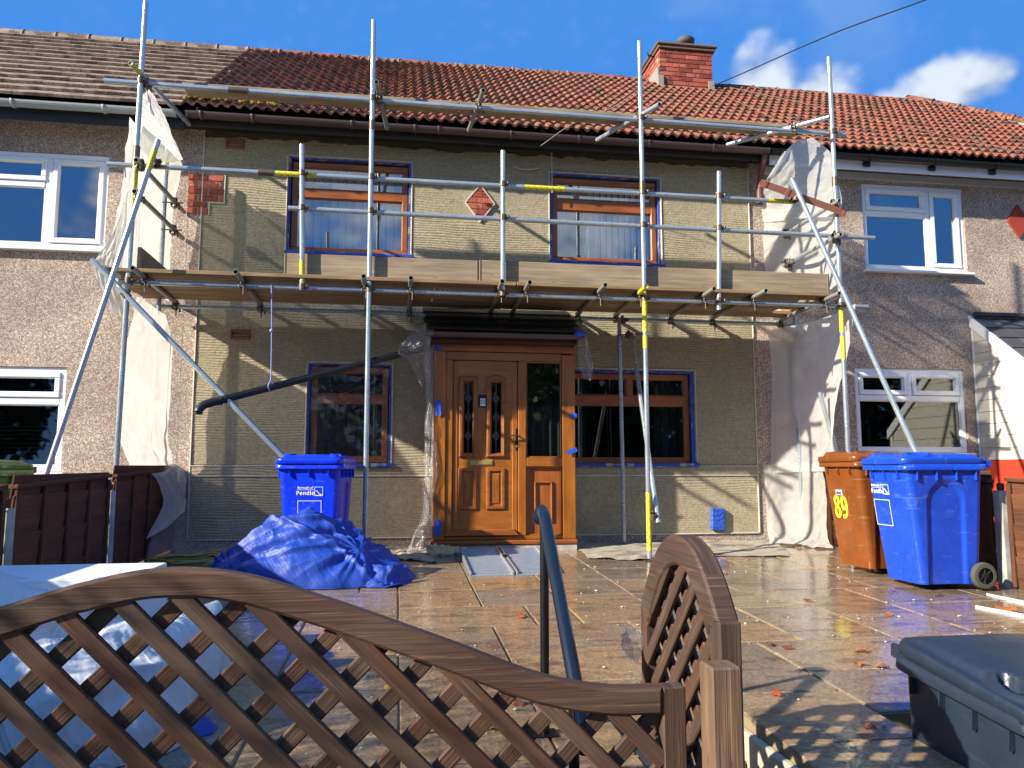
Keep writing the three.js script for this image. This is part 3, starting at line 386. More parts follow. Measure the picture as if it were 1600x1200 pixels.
// porch with golden oak door and sidelight (front plane z = 0.55)
{
  const PZ = 0.55;
  const rf = grp('porch_roof', HM), r = rng(12);
  { // lean-to of black tiles: eave y 2.29 z 0.72 up to y 2.66 z 0
    const a = Math.atan2(0.4, 0.72), L = Math.hypot(0.4, 0.72);
    mesh('roof_board', (() => { const g = hullBox(1.64, 0.03, L, 0.004); g.rotateX(a); g.translate(1.13, 2.455, 0.36); return uvBox(g); })(), blackMatt, rf);
    const tm = [0x1c1d1f, 0x242425, 0x17181a].map(c => mat(c, 0.5, { bumpMap: grime, bumpScale: 0.006 }));
    for (let k = 0; k < 4; k++) for (let i = 0; i < 6; i++) { const g = flatTile(0.285, 0.27); mesh('roof_tile', uvBox(g, i, k), tm[Math.floor(r() * 3)], rf, [0.29 + i * 0.283 - (k % 2 ? 0.02 : 0), 2.29 + k * 0.092 + 0.025, 0.76 - k * 0.182], [-(Math.PI / 2 - a) - 0.11 + (r() - 0.5) * 0.02, 0, (r() - 0.5) * 0.02]); }
    for (const s of [0, 1]) { const x0 = s ? 1.905 : 0.325; mesh('verge', extr([[0, 2.2], [0.74, 2.2], [0.74, 2.26], [0, 2.64]], 0.02).rotateY(-Math.PI / 2).translate(x0 + 0.02, 0, 0), mat(0x3a2a20, 0.6), rf); }
  }
  gutter(HM, 0.27, 1.95, mat(0x55474a, 0.4), 2.285, 0.77, 0.05).name = 'porch_gutter';
  mesh('porch_fascia', bounds(0.33, 1.93, 2.2, 2.285, 0.68, 0.7), mat(0x3a2319, 0.5), HM); mesh('porch_soffit', bounds(0.34, 1.92, 2.2, 2.212, 0.02, 0.679), mat(0x4a2c1a, 0.6), HM);
  const cheek = mat(0x7b4a22, 0.5); mesh('porch_cheek', bounds(0.4, 0.44, 0.05, 2.2, 0.01, PZ - 0.075), cheek, HM); mesh('porch_cheek', bounds(1.87, 1.91, 0.05, 2.2, 0.01, PZ - 0.075), cheek, HM);
  mesh('porch_base', bounds(0.37, 1.94, -0.2, 0.046, 0.01, PZ + 0.03, 0.006), concrete, HM);
  const F = [];
  bar(F, 0.384, 0.515, 0.1, 2.12, PZ - 0.09, PZ); bar(F, 1.792, 1.935, 0.1, 2.105, PZ - 0.09, PZ); bar(F, 0.37, 1.945, 2.122, 2.199, PZ - 0.09, PZ + 0.012);
  bar(F, 0.516, 0.59, 0.141, 2.03, PZ - 0.089, PZ - 0.016); bar(F, 0.516, 1.791, 2.03, 2.119, PZ - 0.089, PZ - 0.016); bar(F, 1.305, 1.39, 0.141, 2.029, PZ - 0.089, PZ - 0.012); bar(F, 0.516, 1.791, 0.1, 0.14, PZ - 0.089, PZ - 0.014);
  mesh('door_frame', join(F), oak, HM);
  mesh('door_sill', join([bounds(0.36, 1.945, 0.048, 0.098, PZ - 0.08, PZ + 0.045, 0.012)]), oakDark, HM);
  // door leaf with proud glazed surrounds and fielded panels
  const D = grp('front_door', HM, [0, 0, 0]), Z = PZ - 0.045;
  const lvs = [[0.715, 0.81, 1.023, 1.795], [1.014, 1.12, 1.023, 1.783]];
  const archTop = (x0, x1, y0, y1, k) => { const p = [[x0, y0], [x1, y0], [x1, y1]]; if (k) for (let i = 1; i < 12; i++) p.push([lerp(x1, x0, i / 12), y1 + k * Math.sin(Math.PI * i / 12)]); p.push([x0, y1]); return p; };
  mesh('leaf', extr(rect(0.594, 1.301, 0.145, 2.026), 0.05, 0.004, lvs.map(l => rect(...l))).translate(0, 0, Z - 0.05), oak, D);
  mesh('stile', join([bounds(1.24, 1.3, 0.15, 2.02, Z + 0.001, Z + 0.014, 0.006), bounds(0.596, 0.648, 0.15, 2.02, Z + 0.001, Z + 0.012, 0.006)]), oak, D);
  [[0.66, 0.858, 0.978, 1.848, 0], [0.958, 1.16, 0.978, 1.835, 0.035]].forEach((q, i) => {
    const G = grp('glazed_panel', D), l = lvs[i]; mesh('moulding', extr(archTop(...q), 0.022, 0.011, [rect(l[0] - 0.012, l[1] + 0.012, l[2] - 0.012, l[3] + 0.012)]).translate(0, 0, Z), oakDark, G);
    const rr = []; ring(rr, l[0] - 0.012, l[1] + 0.012, l[2] - 0.012, l[3] + 0.012, 0.012, Z - 0.03, Z + 0.002, 0.003); mesh('glazing_bead', join(rr), oakDark, G);
    mesh('pane', bounds(l[0], l[1], l[2], l[3], Z - 0.032, Z - 0.026, 0.001), glass, G);
    const lead = [], cx = (l[0] + l[1]) / 2, zl = Z - 0.022; const seg = (a, b) => lead.push(rod([a[0], a[1], zl], [b[0], b[1], zl], 0.0026, 6)); let yp = l[3];
    for (const y of [1.614, 1.414, 1.209]) { const h = y === 1.414 ? 0.055 : 0.045; seg([cx, yp], [cx, y + h]); seg([cx, y + h], [cx + 0.034, y]); seg([cx + 0.034, y], [cx, y - h]); seg([cx, y - h], [cx - 0.034, y]); seg([cx - 0.034, y], [cx, y + h]); seg([cx, y + 0.022], [cx + 0.016, y]); seg([cx + 0.016, y], [cx, y - 0.022]); seg([cx, y - 0.022], [cx - 0.016, y]); seg([cx - 0.016, y], [cx, y + 0.022]); yp = y - h; } seg([cx, yp], [cx, l[2]]);
    mesh('leading', join(lead), mat(0x9aa0a2, 0.35, { metalness: 0.7 }), G);
  });
  for (const q of [[0.656, 0.854, 0.417, 0.862], [0.96, 1.16, 0.42, 0.862]]) { const P = grp('panel', D); mesh('moulding', extr(rect(...q), 0.016, 0.008, [rect(q[0] + 0.04, q[1] - 0.04, q[2] + 0.04, q[3] - 0.04)]).translate(0, 0, Z), oakDark, P); mesh('field', bounds(q[0] + 0.058, q[1] - 0.058, q[2] + 0.058, q[3] - 0.058, Z - 0.005, Z + 0.012, 0.012), oak, P); }
  const brass = mat(0xc4a660, 0.38, { metalness: 0.5 });
  const lb = grp('letterbox', D); mesh('plate', bounds(0.78, 1.033, 0.886, 0.952, Z + 0.001, Z + 0.012, 0.004), brass, lb); mesh('flap', bounds(0.795, 1.018, 0.897, 0.941, Z + 0.0125, Z + 0.02, 0.004), brass, lb);
  const kn = grp('knocker', D); mesh('plate', bounds(0.872, 0.958, 1.513, 1.652, Z + 0.001, Z + 0.02, 0.008), black, kn); mesh('sticker', bounds(0.888, 0.945, 1.528, 1.612, Z + 0.021, Z + 0.024, 0.001), mat(0xdfe3e6, 0.5), kn); mesh('ring', new THREE.TorusGeometry(0.02, 0.005, 8, 18).translate(0.916, 1.575, Z + 0.028), mat(0x9ba0a4, 0.4, { metalness: 0.7 }), kn);
  const hn = grp('handle', D); mesh('plate', bounds(1.274, 1.3, 1.05, 1.29, Z + 0.015, Z + 0.027, 0.006), black, hn); mesh('lever', join([tubeAlong([[1.287, 1.215, Z + 0.02], [1.287, 1.213, Z + 0.07], [1.26, 1.21, Z + 0.075], [1.17, 1.207, Z + 0.07]], 0.008, 24, 8)]), mat(0x6b5844, 0.35, { metalness: 0.7 }), hn); mesh('keyhole', rod([1.287, 1.095, Z + 0.026], [1.287, 1.095, Z + 0.034], 0.011, 14), brass, hn);
  mesh('weather_bar', join([extr([[0.5, 0.145], [1.303, 0.145], [1.303, 0.16], [1.255, 0.212], [0.575, 0.212], [0.5, 0.16]], 0.05, 0.008).translate(0, 0, Z + 0.012)]), oakDark, D);
  // sidelight
  const S = grp('sidelight', HM), sl = [], sz = PZ - 0.025; bar(sl, 1.392, 1.79, 0.875, 0.972, PZ - 0.08, PZ - 0.014); ring(sl, 1.392, 1.79, 0.973, 2.028, 0.014, PZ - 0.07, PZ - 0.03, 0.004); ring(sl, 1.392, 1.79, 0.141, 0.874, 0.014, PZ - 0.07, PZ - 0.03, 0.004); mesh('frame', join(sl), oak, S);
  mesh('pane', bounds(1.406, 1.776, 0.987, 2.014, PZ - 0.055, PZ - 0.049, 0.001), glass, S); mesh('panel', bounds(1.406, 1.776, 0.155, 0.86, PZ - 0.075, PZ - 0.055, 0.003), oakDark, S);
  mesh('moulding', extr(rect(1.485, 1.685, 0.279, 0.715), 0.014, 0.007, [rect(1.505, 1.665, 0.3, 0.695)]).translate(0, 0, PZ - 0.055), oakDark, S);
  curtain(S, 1.4, 1.78, 0.98, 1.55, PZ - 0.14, mat(0x8f8c84, 0.9), 3);
  const hall = grp('hall', HM); mesh('back_wall', join([bounds(0.55, 1.85, 0, 2.19, -1.4, -1.38)]), roomDark, hall); mesh('hall_floor', bounds(0.45, 1.86, 0.03, 0.045, 0.011, 0.47), roomDark, hall);
}
// chimney of single bricks on the ridge
{
  const C = grp('chimney', HM), r = rng(77), x0 = 4.1, x1 = 4.99, z1 = -2.5, z0 = -3.4, yb = 6.85, n = 10, h = 0.0755;
  mesh('core', bounds(x0 + 0.012, x1 - 0.012, 6.4, yb + n * h - 0.01, z0 + 0.012, z1 - 0.012), mortar, C);
  for (let k = 0; k < n; k++) {
    const y = yb + k * h + 0.034; let o = k % 2 ? 0.1125 : 0;
    for (let x = x0 - (k % 2 ? 0.1125 : 0); x < x1 - 0.02; x += 0.225) { const a = Math.max(x, x0), e = Math.min(x + 0.215, x1); if (e - a > 0.04) { const g = bx(e - a, 0.065, 0.08, 0.004, r() * 3, r() * 3); mesh('brick', g, brickMats[Math.floor(r() * 5)], C, [(a + e) / 2, y, z1 - 0.04 + (r() - 0.5) * 0.004]); } }
    for (let z = z1 - 0.085 - (k % 2 ? 0.0 : 0.1125); z > z0 + 0.02; z -= 0.225) { const a = Math.min(z, z1 - 0.085), e = Math.max(z - 0.215, z0); if (a - e > 0.04) mesh('brick', bx(0.08, 0.065, a - e, 0.004, r() * 3, r() * 3), brickMats[Math.floor(r() * 5)], C, [x0 + 0.04 + (r() - 0.5) * 0.004, y, (a + e) / 2]); }
  }
  const yt = yb + n * h; mesh('cap', join([bounds(x0 - 0.03, x1 + 0.05, yt, yt + 0.05, z0 - 0.05, z1 + 0.03, 0.01), bounds(x0 - 0.055, x1 + 0.075, yt + 0.051, yt + 0.1, z0 - 0.07, z1 + 0.055, 0.014)]), mat(0x6e5a4a, 0.95, { bumpMap: grime, bumpScale: 0.015 }), C);
  const lead = mat(0x8f8b80, 0.9, { bumpMap: grime, bumpScale: 0.01 }); mesh('flashing', join([bounds(x0 - 0.05, x1 + 0.04, 6.84, 6.96, z1 + 0.001, z1 + 0.05, 0.02), bounds(x1 - 0.08, x1 + 0.03, 6.95, 7.1, z1 + 0.002, z1 + 0.02, 0.01), bounds(x0 - 0.05, x0 + 0.06, 6.95, 7.14, z1 + 0.002, z1 + 0.03, 0.01), bounds(x0 - 0.05, x0 - 0.002, 6.95, 7.3, -3.0, z1, 0.01)]), lead, C);
  const pot = grp('chimney_pot', HM, [4.63, yt + 0.1, -2.72]); pot.name = 'chimney_pot'; mesh('pot', new THREE.LatheGeometry([[0.1, 0], [0.115, 0.02], [0.095, 0.05], [0.085, 0.1], [0.07, 0.1]].map(a => new THREE.Vector2(...a)), 24), mat(0x9a5a40, 0.85), pot); mesh('cowl', new THREE.LatheGeometry([[0.07, 0.1], [0.12, 0.115], [0.145, 0.15], [0.15, 0.2], [0.12, 0.235], [0.07, 0.25], [0, 0.255]].map(a => new THREE.Vector2(...a)), 24), mat(0x4c4a48, 0.7), pot);
  mesh('aerial_stub', rod([3.99, 7.6, -2.72], [4.1, 7.57, -2.72], 0.012), black, C); mesh('aerial_stub', rod([4.0, 7.54, -2.72], [3.97, 7.64, -2.72], 0.01), black, C);
}
const roofBase = mat(0x3a302a, 0.95);
tileRoof(HM, 'roof', -2.35, 4.46, 17, 0.244, rollTile, redTiles, { m: roofBase, pick: pickRed, lift: 0.042, tilt: 0.14 }, (x, y, z) => !(x > 4.05 && x < 5.05 && z < -2.62), 300, 21);
ridge(HM, -2.35, 4.05, 8, ridgeMats);
{ // moss on the tiles by the party line
  const r = rng(8), l = []; for (let i = 0; i < 160; i++) { const x = -2.35 + Math.pow(r(), 2) * 1.1, s = 0.05 + r() * 0.5, [y, z] = eave2xyz(s), g = new THREE.IcosahedronGeometry(0.012 + r() * 0.02, 0); g.scale(1.3, 0.7, 1.2); g.translate(x, y + 0.085, z + 0.03); l.push(g); } const m = mesh('moss', join(l), mat(0x8a7a2c, 1), HM); m.userData.kind = 'stuff';
}

// left neighbour
const HL = thing('terraced_house', 'left neighbouring pebbledashed house with flat brown tiled roof and white windows', 'house');
{
  const U = [-4.72, -3.205, 3.23, 4.31], Lw = [-5.2, -3.51, 0.82, 1.935];
  wallBody(HL, -9, -2.352, [rect(...U), rect(...Lw)], pebble);
  let w = windowUnit(HL, ...U, [[-4.655, -3.86, 4.0, 4.245, true, [-4.66, -3.86, 3.92, 3.985]], [-4.655, -3.86, 3.3, 3.918, false, [-3.85, -3.785, 3.292, 4.248]], [-3.77, -3.265, 3.315, 4.235, true]], upvc, { glass: glassSky, z: -0.02, sillOut: 0.07 });
  
  w = windowUnit(HL, ...Lw, [[-5.12, -3.585, 1.62, 1.865, true, [-5.13, -3.572, 1.53, 1.605]], [-5.132, -3.578, 0.89, 1.528, false]], upvc, { glass, z: -0.02, sillOut: 0.07 });
  for (let i = 0; i < 22; i++) mesh('blind_slat', bounds(-5.1, -3.6, 0.9 + i * 0.045, 0.903 + i * 0.045, -0.2, -0.16, 0.001), mat(0x5e6a66, 0.7), w);
  mesh('plinth', bounds(-9, -2.36, -0.5, 0.74, 0.001, 0.03, 0.006), mat(0x6e3426, 0.85, { bumpMap: grime, bumpScale: 0.01 }), HL);
  mesh('fascia', bounds(-9, -2.36, 4.55, 4.69, 0.25, 0.275), mat(0x26262a, 0.6), HL); mesh('soffit', bounds(-9, -2.36, 4.692, 4.71, 0.01, 0.3), mat(0x2c2c30, 0.8), HL);
  const gm = mat(0x99a0a0, 0.45); gutter(HL, -9, -2.42, gm); for (const x of [-5.0, -4.05, -3.15, -2.6]) bracket(HL, x, gm);
  tileRoof(HL, 'roof', -7.4, -2.36, 14, 0.33, flatTile, greyTiles, { m: roofBase, lift: 0.035, tilt: 0.125, jit: 0.15 }, () => true, 300, 31, true); ridge(HL, -7.4, -2.36, 18, greyTiles);
}
// right neighbour: end house with a hipped roof and a white boarded porch
const HR = thing('terraced_house', 'right neighbouring pebbledashed end house with hipped red tiled roof and white boarded porch', 'house');
{
  const U = [5.86, 7.3, 3.37, 4.51], Lw = [5.64, 7.155, 1.05, 2.11];
  wallBody(HR, 4.462, 12.2, [rect(...U), rect(...Lw)], pebble);
  let w = windowUnit(HR, ...U, [[5.935, 6.748, 4.175, 4.44, true, [5.92, 6.76, 4.095, 4.16]], [5.927, 6.755, 3.44, 4.093, false, [6.76, 6.82, 3.432, 4.448]], [6.838, 7.225, 3.45, 4.435, true]], upvc, { glass: glassSky, z: -0.02, sillOut: 0.08 });
  
  w = windowUnit(HR, ...Lw, [[5.718, 6.355, 1.785, 2.04, true, [5.7, 7.09, 1.7, 1.77]], [6.445, 7.078, 1.785, 2.04, true, [6.37, 6.43, 1.77, 2.048]], [5.707, 7.088, 1.115, 1.698, false]], upvc, { glass, z: -0.02, sillOut: 0.07 });
  curtain(w, 6.72, 7.15, 1.0, 2.1, -0.4, mat(0x8f9284, 0.9), 2); mesh('lamp_shade', new THREE.CylinderGeometry(0.07, 0.1, 0.16, 20, 1, true).translate(6.25, 1.62, -0.7), mat(0xc26a2a, 0.8, { transmission: 0.4, thickness: 0 }), w); mesh('lamp_base', rod([6.25, 1.0, -0.7], [6.25, 1.55, -0.7], 0.025), mat(0x9a5a28, 0.5), w);
  const dm = mat(0x9c3a28, 0.8, { bumpMap: grime, bumpScale: 0.004 }); mesh('diamond_panel', extr([[8.085, 3.87], [8.25, 4.1], [8.085, 4.335], [7.92, 4.1]], 0.02, 0.003).translate(0, 0, 0.001), dm, HR);
  mesh('plinth', bounds(4.47, 12.2, -0.5, 0.72, 0.001, 0.02, 0.006), mat(0x7a766e, 0.9, { bumpMap: grime, bumpScale: 0.01 }), HR);
  mesh('fascia', bounds(4.47, 12.3, 4.565, 4.69, 0.25, 0.275), upvc, HR); mesh('soffit', bounds(4.47, 12.3, 4.692, 4.71, 0.01, 0.3), upvc, HR); mesh('fascia', bounds(4.47, 12.2, 4.55, 4.64, 0.001, 0.03), mat(0xb9bcc0, 0.5), HR);
  const gm = mat(0x141416, 0.35); gutter(HR, 4.44, 12.3, gm); for (const x of [4.9, 5.75, 6.65, 7.5, 8.3]) { bracket(HR, x, gm); mesh('gutter_bracket', bounds(x - 0.05, x + 0.05, 4.6, 4.66, 0.276, 0.31, 0.01), gm, HR); }
  const hipX = z => 8.92 + (z - RZ);
  tileRoof(HR, 'roof', 4.46, 10.17, 17, 0.244, rollTile, redTiles, { m: roofBase, pick: pickRed, lift: 0.042, tilt: 0.14, hip: 8.92, hipEave: 12.32 }, (x, y, z) => x < hipX(z) - 0.05 && x < 9.6 && !(x < 5.05 && z < -2.62), 300, 51);
  ridge(HR, 5.05, 8.92, 19, ridgeMats);
  const r = rng(4); for (let i = 0; i < 9; i++) { const L = 0.45, t = 0.1 + i * 0.43, d = Math.atan2(-(RY - EY) / (EZ - RZ) / Math.SQRT2, 1); const g = new THREE.CylinderGeometry(0.12, 0.125, L, 14, 1, false, 0, Math.PI).rotateZ(Math.PI / 2), c = new THREE.TorusGeometry(0.12, 0.022, 5, 12, Math.PI).rotateY(Math.PI / 2).translate(L / 2, 0, 0); const k = t / Math.sqrt(2 + Math.pow((RY - EY) / (EZ - RZ), 2)); const m = mesh('hip_tile', uvBox(join([g, c])), ridgeMats[Math.floor(r() * 3)], HR, [8.92 + k, RY - 0.0 - k * (RY - EY) / (EZ - RZ), RZ + k]); m.rotation.order = 'YZX'; m.rotation.set(0, -Math.PI / 4, d); }
  mesh('hip_mortar', (() => { const a = [8.92, RY + 0.0, RZ], k = 2.6, b = [8.92 + k, RY - k * 0.774, RZ + k]; return uvBox(join([rod(a, b, 0.115, 10)])); })(), mat(0x9a8f7e, 0.95, { bumpMap: grime, bumpScale: 0.03 }), HR);
  // porch: boarded cheek facing the middle house, red painted base, slate lean-to
  const P = grp('porch', HR), x = 7.32, zf = 1.6, clad = mat(0xd6d1c2, 0.45, { roughnessMap: grime });
  const yTop = z => 2.69 - 0.82 * z;
  for (let y = 0.96; y < 2.64; y += 0.15) { const y1 = Math.min(y + 0.146, 2.66), p = [[0.03, y], [Math.min(zf, (2.69 - y) / 0.82), y], [Math.min(zf, Math.max(0.04, (2.69 - y1) / 0.82)), y1], [0.03, y1]]; mesh('cladding_board', extr(p, 0.018, 0.004).rotateY(-Math.PI / 2).translate(x, 0, 0), clad, P); }
  mesh('bargeboard', extr([[0, yTop(0) - 0.02], [zf + 0.1, yTop(zf + 0.1) - 0.02], [zf + 0.1, yTop(zf + 0.1) + 0.12], [0, yTop(0) + 0.12]], 0.03, 0.004).rotateY(-Math.PI / 2).translate(x - 0.019, 0, 0), upvc, P);
  mesh('corner_post', bounds(x - 0.03, x + 0.05, 0.955, 2.66, 0.001, 0.029, 0.004), upvc, P); mesh('corner_post', bounds(x - 0.03, x + 0.05, 0.955, 1.45, zf + 0.001, zf + 0.06, 0.004), upvc, P);
  mesh('front_wall', bounds(x + 0.051, x + 1.6, 0.955, 1.4, zf + 0.002, zf + 0.05), upvc, P);
  mesh('porch_base', bounds(x - 0.02, x + 1.6, -0.4, 0.953, 0.021, zf + 0.06, 0.008), mat(0xc23a22, 0.6, { bumpMap: grime, bumpScale: 0.004 }), P);
  const sl = [0x4a4a4c, 0x555456, 0x424346].map(c => mat(c, 0.7, { bumpMap: grime, bumpScale: 0.006 })), a = Math.atan(0.82), L = (zf + 0.15) / Math.cos(a);
  for (let k = 0; k < 9; k++) for (let i = 0; i < 6; i++) { const s = k * L / 9; mesh('slate', uvBox(flatTile(0.28, L / 9 + 0.06), i * 0.4, k * 0.3), sl[Math.floor(r() * 3)], P, [x + 0.02 + i * 0.28, yTop(zf + 0.15) + 0.08 + s * Math.sin(a), zf + 0.15 - s * Math.cos(a)], [-(Math.PI / 2 - a) - 0.06, 0, 0]); }
  mesh('lead_flashing', bounds(x + 0.01, x + 1.7, 2.8, 2.86, 0.001, 0.06, 0.01), mat(0x3c3a3a, 0.7), P);
}

// ---------- scaffold ----------
const SC = thing('scaffold', 'tube scaffold with plank platform standing in front of the bare walled middle house', 'scaffold');
const OZ = 1.35, HZ = 1.298;
const tube = (name, p, q, m = galv, r = TR) => mesh(name, pipe(p, q, r), m, SC);
const band = (p, q, m = yellowPaint) => mesh('paint_band', rod(p, q, TR + 0.0012, 18), m, SC);
const couplerGeo = (() => { const l = []; for (const [s, ax] of [[-1, 'z'], [1, 'x']]) { const c = new THREE.CylinderGeometry(0.033, 0.033, 0.052, 14, 1, true); const c2 = new THREE.CylinderGeometry(0.0255, 0.033, 0.004, 14, 1, true).translate(0, 0.028, 0), c3 = new THREE.CylinderGeometry(0.033, 0.0255, 0.004, 14, 1, true).translate(0, -0.028, 0); const g = join([c, c2, c3, bx(0.03, 0.03, 0.03, 0.005).translate(0.043, 0, 0), rod([0.05, 0, -0.02], [0.05, 0, 0.05], 0.0075, 8), bx(0.022, 0.022, 0.016, 0.004).translate(0.05, 0, 0.04)]); if (s < 0) { g.translate(0, 0, 0.026); } else { g.rotateZ(Math.PI / 2); g.translate(0, 0, -0.026); } l.push(g); } l.push(bx(0.045, 0.045, 0.016, 0.005)); return join(l); })();
const cp = (x, y, z, rx = 0, ry = 0, rz = 0) => mesh('coupler', couplerGeo, rusty, SC, [x, y, z], [rx, ry, rz]);
{
  const std = [[-2.468, -2.515, 5.346], [-0.297, -0.282, 5.352], [2.482, 2.486, 5.365], [4.648, 4.662, 5.365]];
  std.forEach(([xt, xb, yt], i) => { tube('standard', [xb, gy(OZ) + 0.02, OZ], [xt, yt, OZ], i === 3 ? galv : galv); mesh('base_plate', bounds(xb - 0.075, xb + 0.075, gy(OZ) + 0.003, gy(OZ) + 0.012, OZ - 0.075, OZ + 0.075, 0.002), rusty, SC); });
  band([-2.482, 3.26, OZ], [-2.479, 3.7, OZ]); band([2.4845, 2.07, OZ], [2.4845, 2.2, OZ]); band([2.4845, 2.24, OZ], [2.484, 2.66, OZ]); band([2.4862, 0.05, OZ], [2.4858, 0.62, OZ]); band([4.6575, 2.0, OZ], [4.656, 2.25, OZ]); band([4.656, 2.29, OZ], [4.6555, 2.59, OZ]);
  for (const [x, y] of [[-2.478, 3.84], [-0.292, 4.25], [2.484, 3.78], [4.653, 3.95]]) mesh('sleeve', rod([x, y - 0.05, OZ], [x, y + 0.05, OZ], 0.0305, 14), rusty, SC);
  // horizontals
  tube('ledger', [-2.82, 4.545, HZ], [4.84, 4.51, HZ]); tube('guard_rail', [-2.75, 3.722, HZ], [4.22, 3.714, HZ]); tube('guard_rail', [-1.08, 3.377, HZ], [5.12, 3.355, HZ]); tube('ledger', [-2.72, 2.592, HZ], [5.0, 2.588, HZ]); tube('ledger', [-2.6, 2.6, 0.16], [5.1, 2.6, 0.16]);
  band([-1.21, 3.7204, HZ], [-0.82, 3.72, HZ]); band([1.25, 3.7176, HZ], [1.67, 3.7172, HZ]); band([3.9, 3.7145, HZ], [4.17, 3.7142, HZ]); mesh('sleeve', rod([-1.37, 3.7206, HZ], [-1.23, 3.7204, HZ], 0.031, 14), rusty, SC); mesh('sleeve', rod([-1.68, 4.54, HZ], [-1.5, 4.54, HZ], 0.031, 14), rusty, SC);
  for (const [x, y] of [[-2.475, 4.544], [-0.294, 4.533], [2.483, 4.521], [4.65, 4.51], [-2.48, 3.722], [-0.29, 3.719], [2.484, 3.716], [-0.289, 3.373], [2.484, 3.364], [4.654, 3.356], [-2.49, 2.592], [-0.286, 2.591], [2.4845, 2.59], [4.657, 2.588]]) cp(x, y, (OZ + HZ) / 2);
  // puncheons fixed to the ledger and rails
  for (const [xt, xb, yt, yb] of [[-0.962, -0.92, 4.005, 2.555], [1.02, 1.021, 4.066, 2.575], [3.33, 3.284, 3.981, 2.49]]) { tube('puncheon', [xb, yb, OZ], [xt, yt, OZ]); for (const y of [3.718, 3.37, 2.59]) cp(lerp(xb, xt, (y - yb) / (yt - yb)), y, (OZ + HZ) / 2); mesh('toeboard_clip', rod([lerp(xb, xt, 0.24), 2.93, OZ], [lerp(xb, xt, 0.24) + 0.06, 2.93, OZ - 0.05], 0.006, 6), rusty, SC); }
  band([-0.9225, 2.64, OZ], [-0.928, 2.85, OZ]);
  // transoms under the boards, heads towards the street
  for (const [xh, xr, col] of [[-2.36, -2.4], [-1.476, -1.513], [-0.331, -0.355], [0.107, 0.12], [0.976, 1.05], [1.243, 1.3], [1.991, 2.076], [2.406, 2.537, 1], [3.11, 3.203], [3.661, 3.722], [4.459, 4.6]]) {
    tube('transom', [xh, 2.64, 1.65], [xr, 2.648, 0.02], galvDull); if (col) band([xh + 0.001, 2.64, 1.64], [xh + 0.022, 2.641, 1.38]);
    for (const z of [HZ, 0.16]) { const k = (1.65 - z) / 1.63; mesh('coupler', couplerGeo, rusty, SC, [lerp(xh, xr, k), 2.616, z], [Math.PI / 2, 0, 0]); mesh('coupler_bolt', rod([lerp(xh, xr, k) + 0.02, 2.62, z + 0.03], [lerp(xh, xr, k) + 0.02, 2.5, z + 0.03], 0.007, 6), rusty, SC); }
  }
  // top transoms
  for (const [a, b, m] of [[[-2.49, 4.585, 1.6], [-2.3, 4.6, 0.3], galv], [[-0.25, 4.575, 1.6], [-0.16, 4.61, 0.5], galvDull], [[0.79, 4.57, 1.6], [0.74, 4.6, 0.6], galvDull], [[2.6, 4.555, 1.6], [2.2, 4.575, 0.62], galv], [[4.47, 4.55, 1.6], [3.72, 4.575, 0.72], galv]]) { tube('transom', a, b, m); const k = (a[2] - HZ) / (a[2] - b[2]); mesh('coupler', couplerGeo, rusty, SC, [lerp(a[0], b[0], k), 4.548, HZ], [Math.PI / 2, 0, 0]); }
  band([-2.489, 4.585, 1.59], [-2.463, 4.5865, 1.42]);
  // braces and rakers
  tube('brace', [-2.789, 2.762, 1.425], [-0.98, 0.905, 1.425]); tube('raker', [-2.262, 3.93, 1.44], [-3.09, -0.09, 1.9]); band([-2.284, 3.822, 1.452], [-2.325, 3.622, 1.475]); tube('raker', [4.11, 3.92, 1.43], [5.13, 0.0, 2.37]); cp(-2.29, 3.722, 1.37, 0, 0, 0.3); cp(4.165, 3.714, 1.37, 0, 0, -0.3); cp(-2.49, 2.45, 1.388, 0, 0, 0.8);
  tube('standard', [2.585, 0.02, 0.16], [2.552, 2.6, 0.21]); tube('brace', [2.69, 2.42, 0.24], [2.563, 0.32, 1.41]); cp(2.66, 2.4, 0.22, 0.4, 0, 0); cp(2.52, 0.39, 1.36, 0.3, 0, 0.1); cp(2.6, 2.58, 0.19);
  for (const [x, y] of [[2.6, 2.39], [2.75, 2.4]]) mesh('coupler_bolt', rod([x - 0.09, y, 0.25], [x + 0.06, y + 0.02, 0.25], 0.008, 6), rusty, SC);
  tube('standard', [-2.53, 0, 0.3], [-2.515, 4.363, 0.3]); band([-2.5165, 4.05, 0.3], [-2.516, 4.28, 0.3]); tube('standard', [4.7, 0, 0.3], [4.706, 4.1, 0.3]);
  for (const [y, x, d] of [[3.7, -2.43, -0.02], [3.4, -2.43, -0.02]]) { tube('guard_rail', [x, y, 1.5], [x + d + 0.06, y, 0.02], galvDull); cp(x + 0.02, y, 0.33, Math.PI / 2, 0, 0); cp(x, y, 1.38, Math.PI / 2, 0, 0); mesh('coupler_bolt', rod([x - 0.09, y - 0.01, 0.36], [x + 0.12, y - 0.01, 0.36], 0.008, 6), rusty, SC); }
  for (const y of [3.68, 3.31]) { tube('guard_rail', [4.6, y, 1.5], [4.63, y, 0.1], galv); cp(4.62, y, 0.33, Math.PI / 2, 0, 0); cp(4.61, y, 1.38, Math.PI / 2, 0, 0); mesh('coupler_bolt', rod([4.52, y, 0.36], [4.74, y, 0.36], 0.008, 6), rusty, SC); }
  tube('brace', [4.645, 1.7, 0.88], [4.9, 0.5, 0.95]); tube('brace', [4.72, 2.45, 0.35], [4.83, 2.17, 0.35], galvDull); cp(4.71, 2.43, 0.33);
  // platform boards
  const r = rng(14);
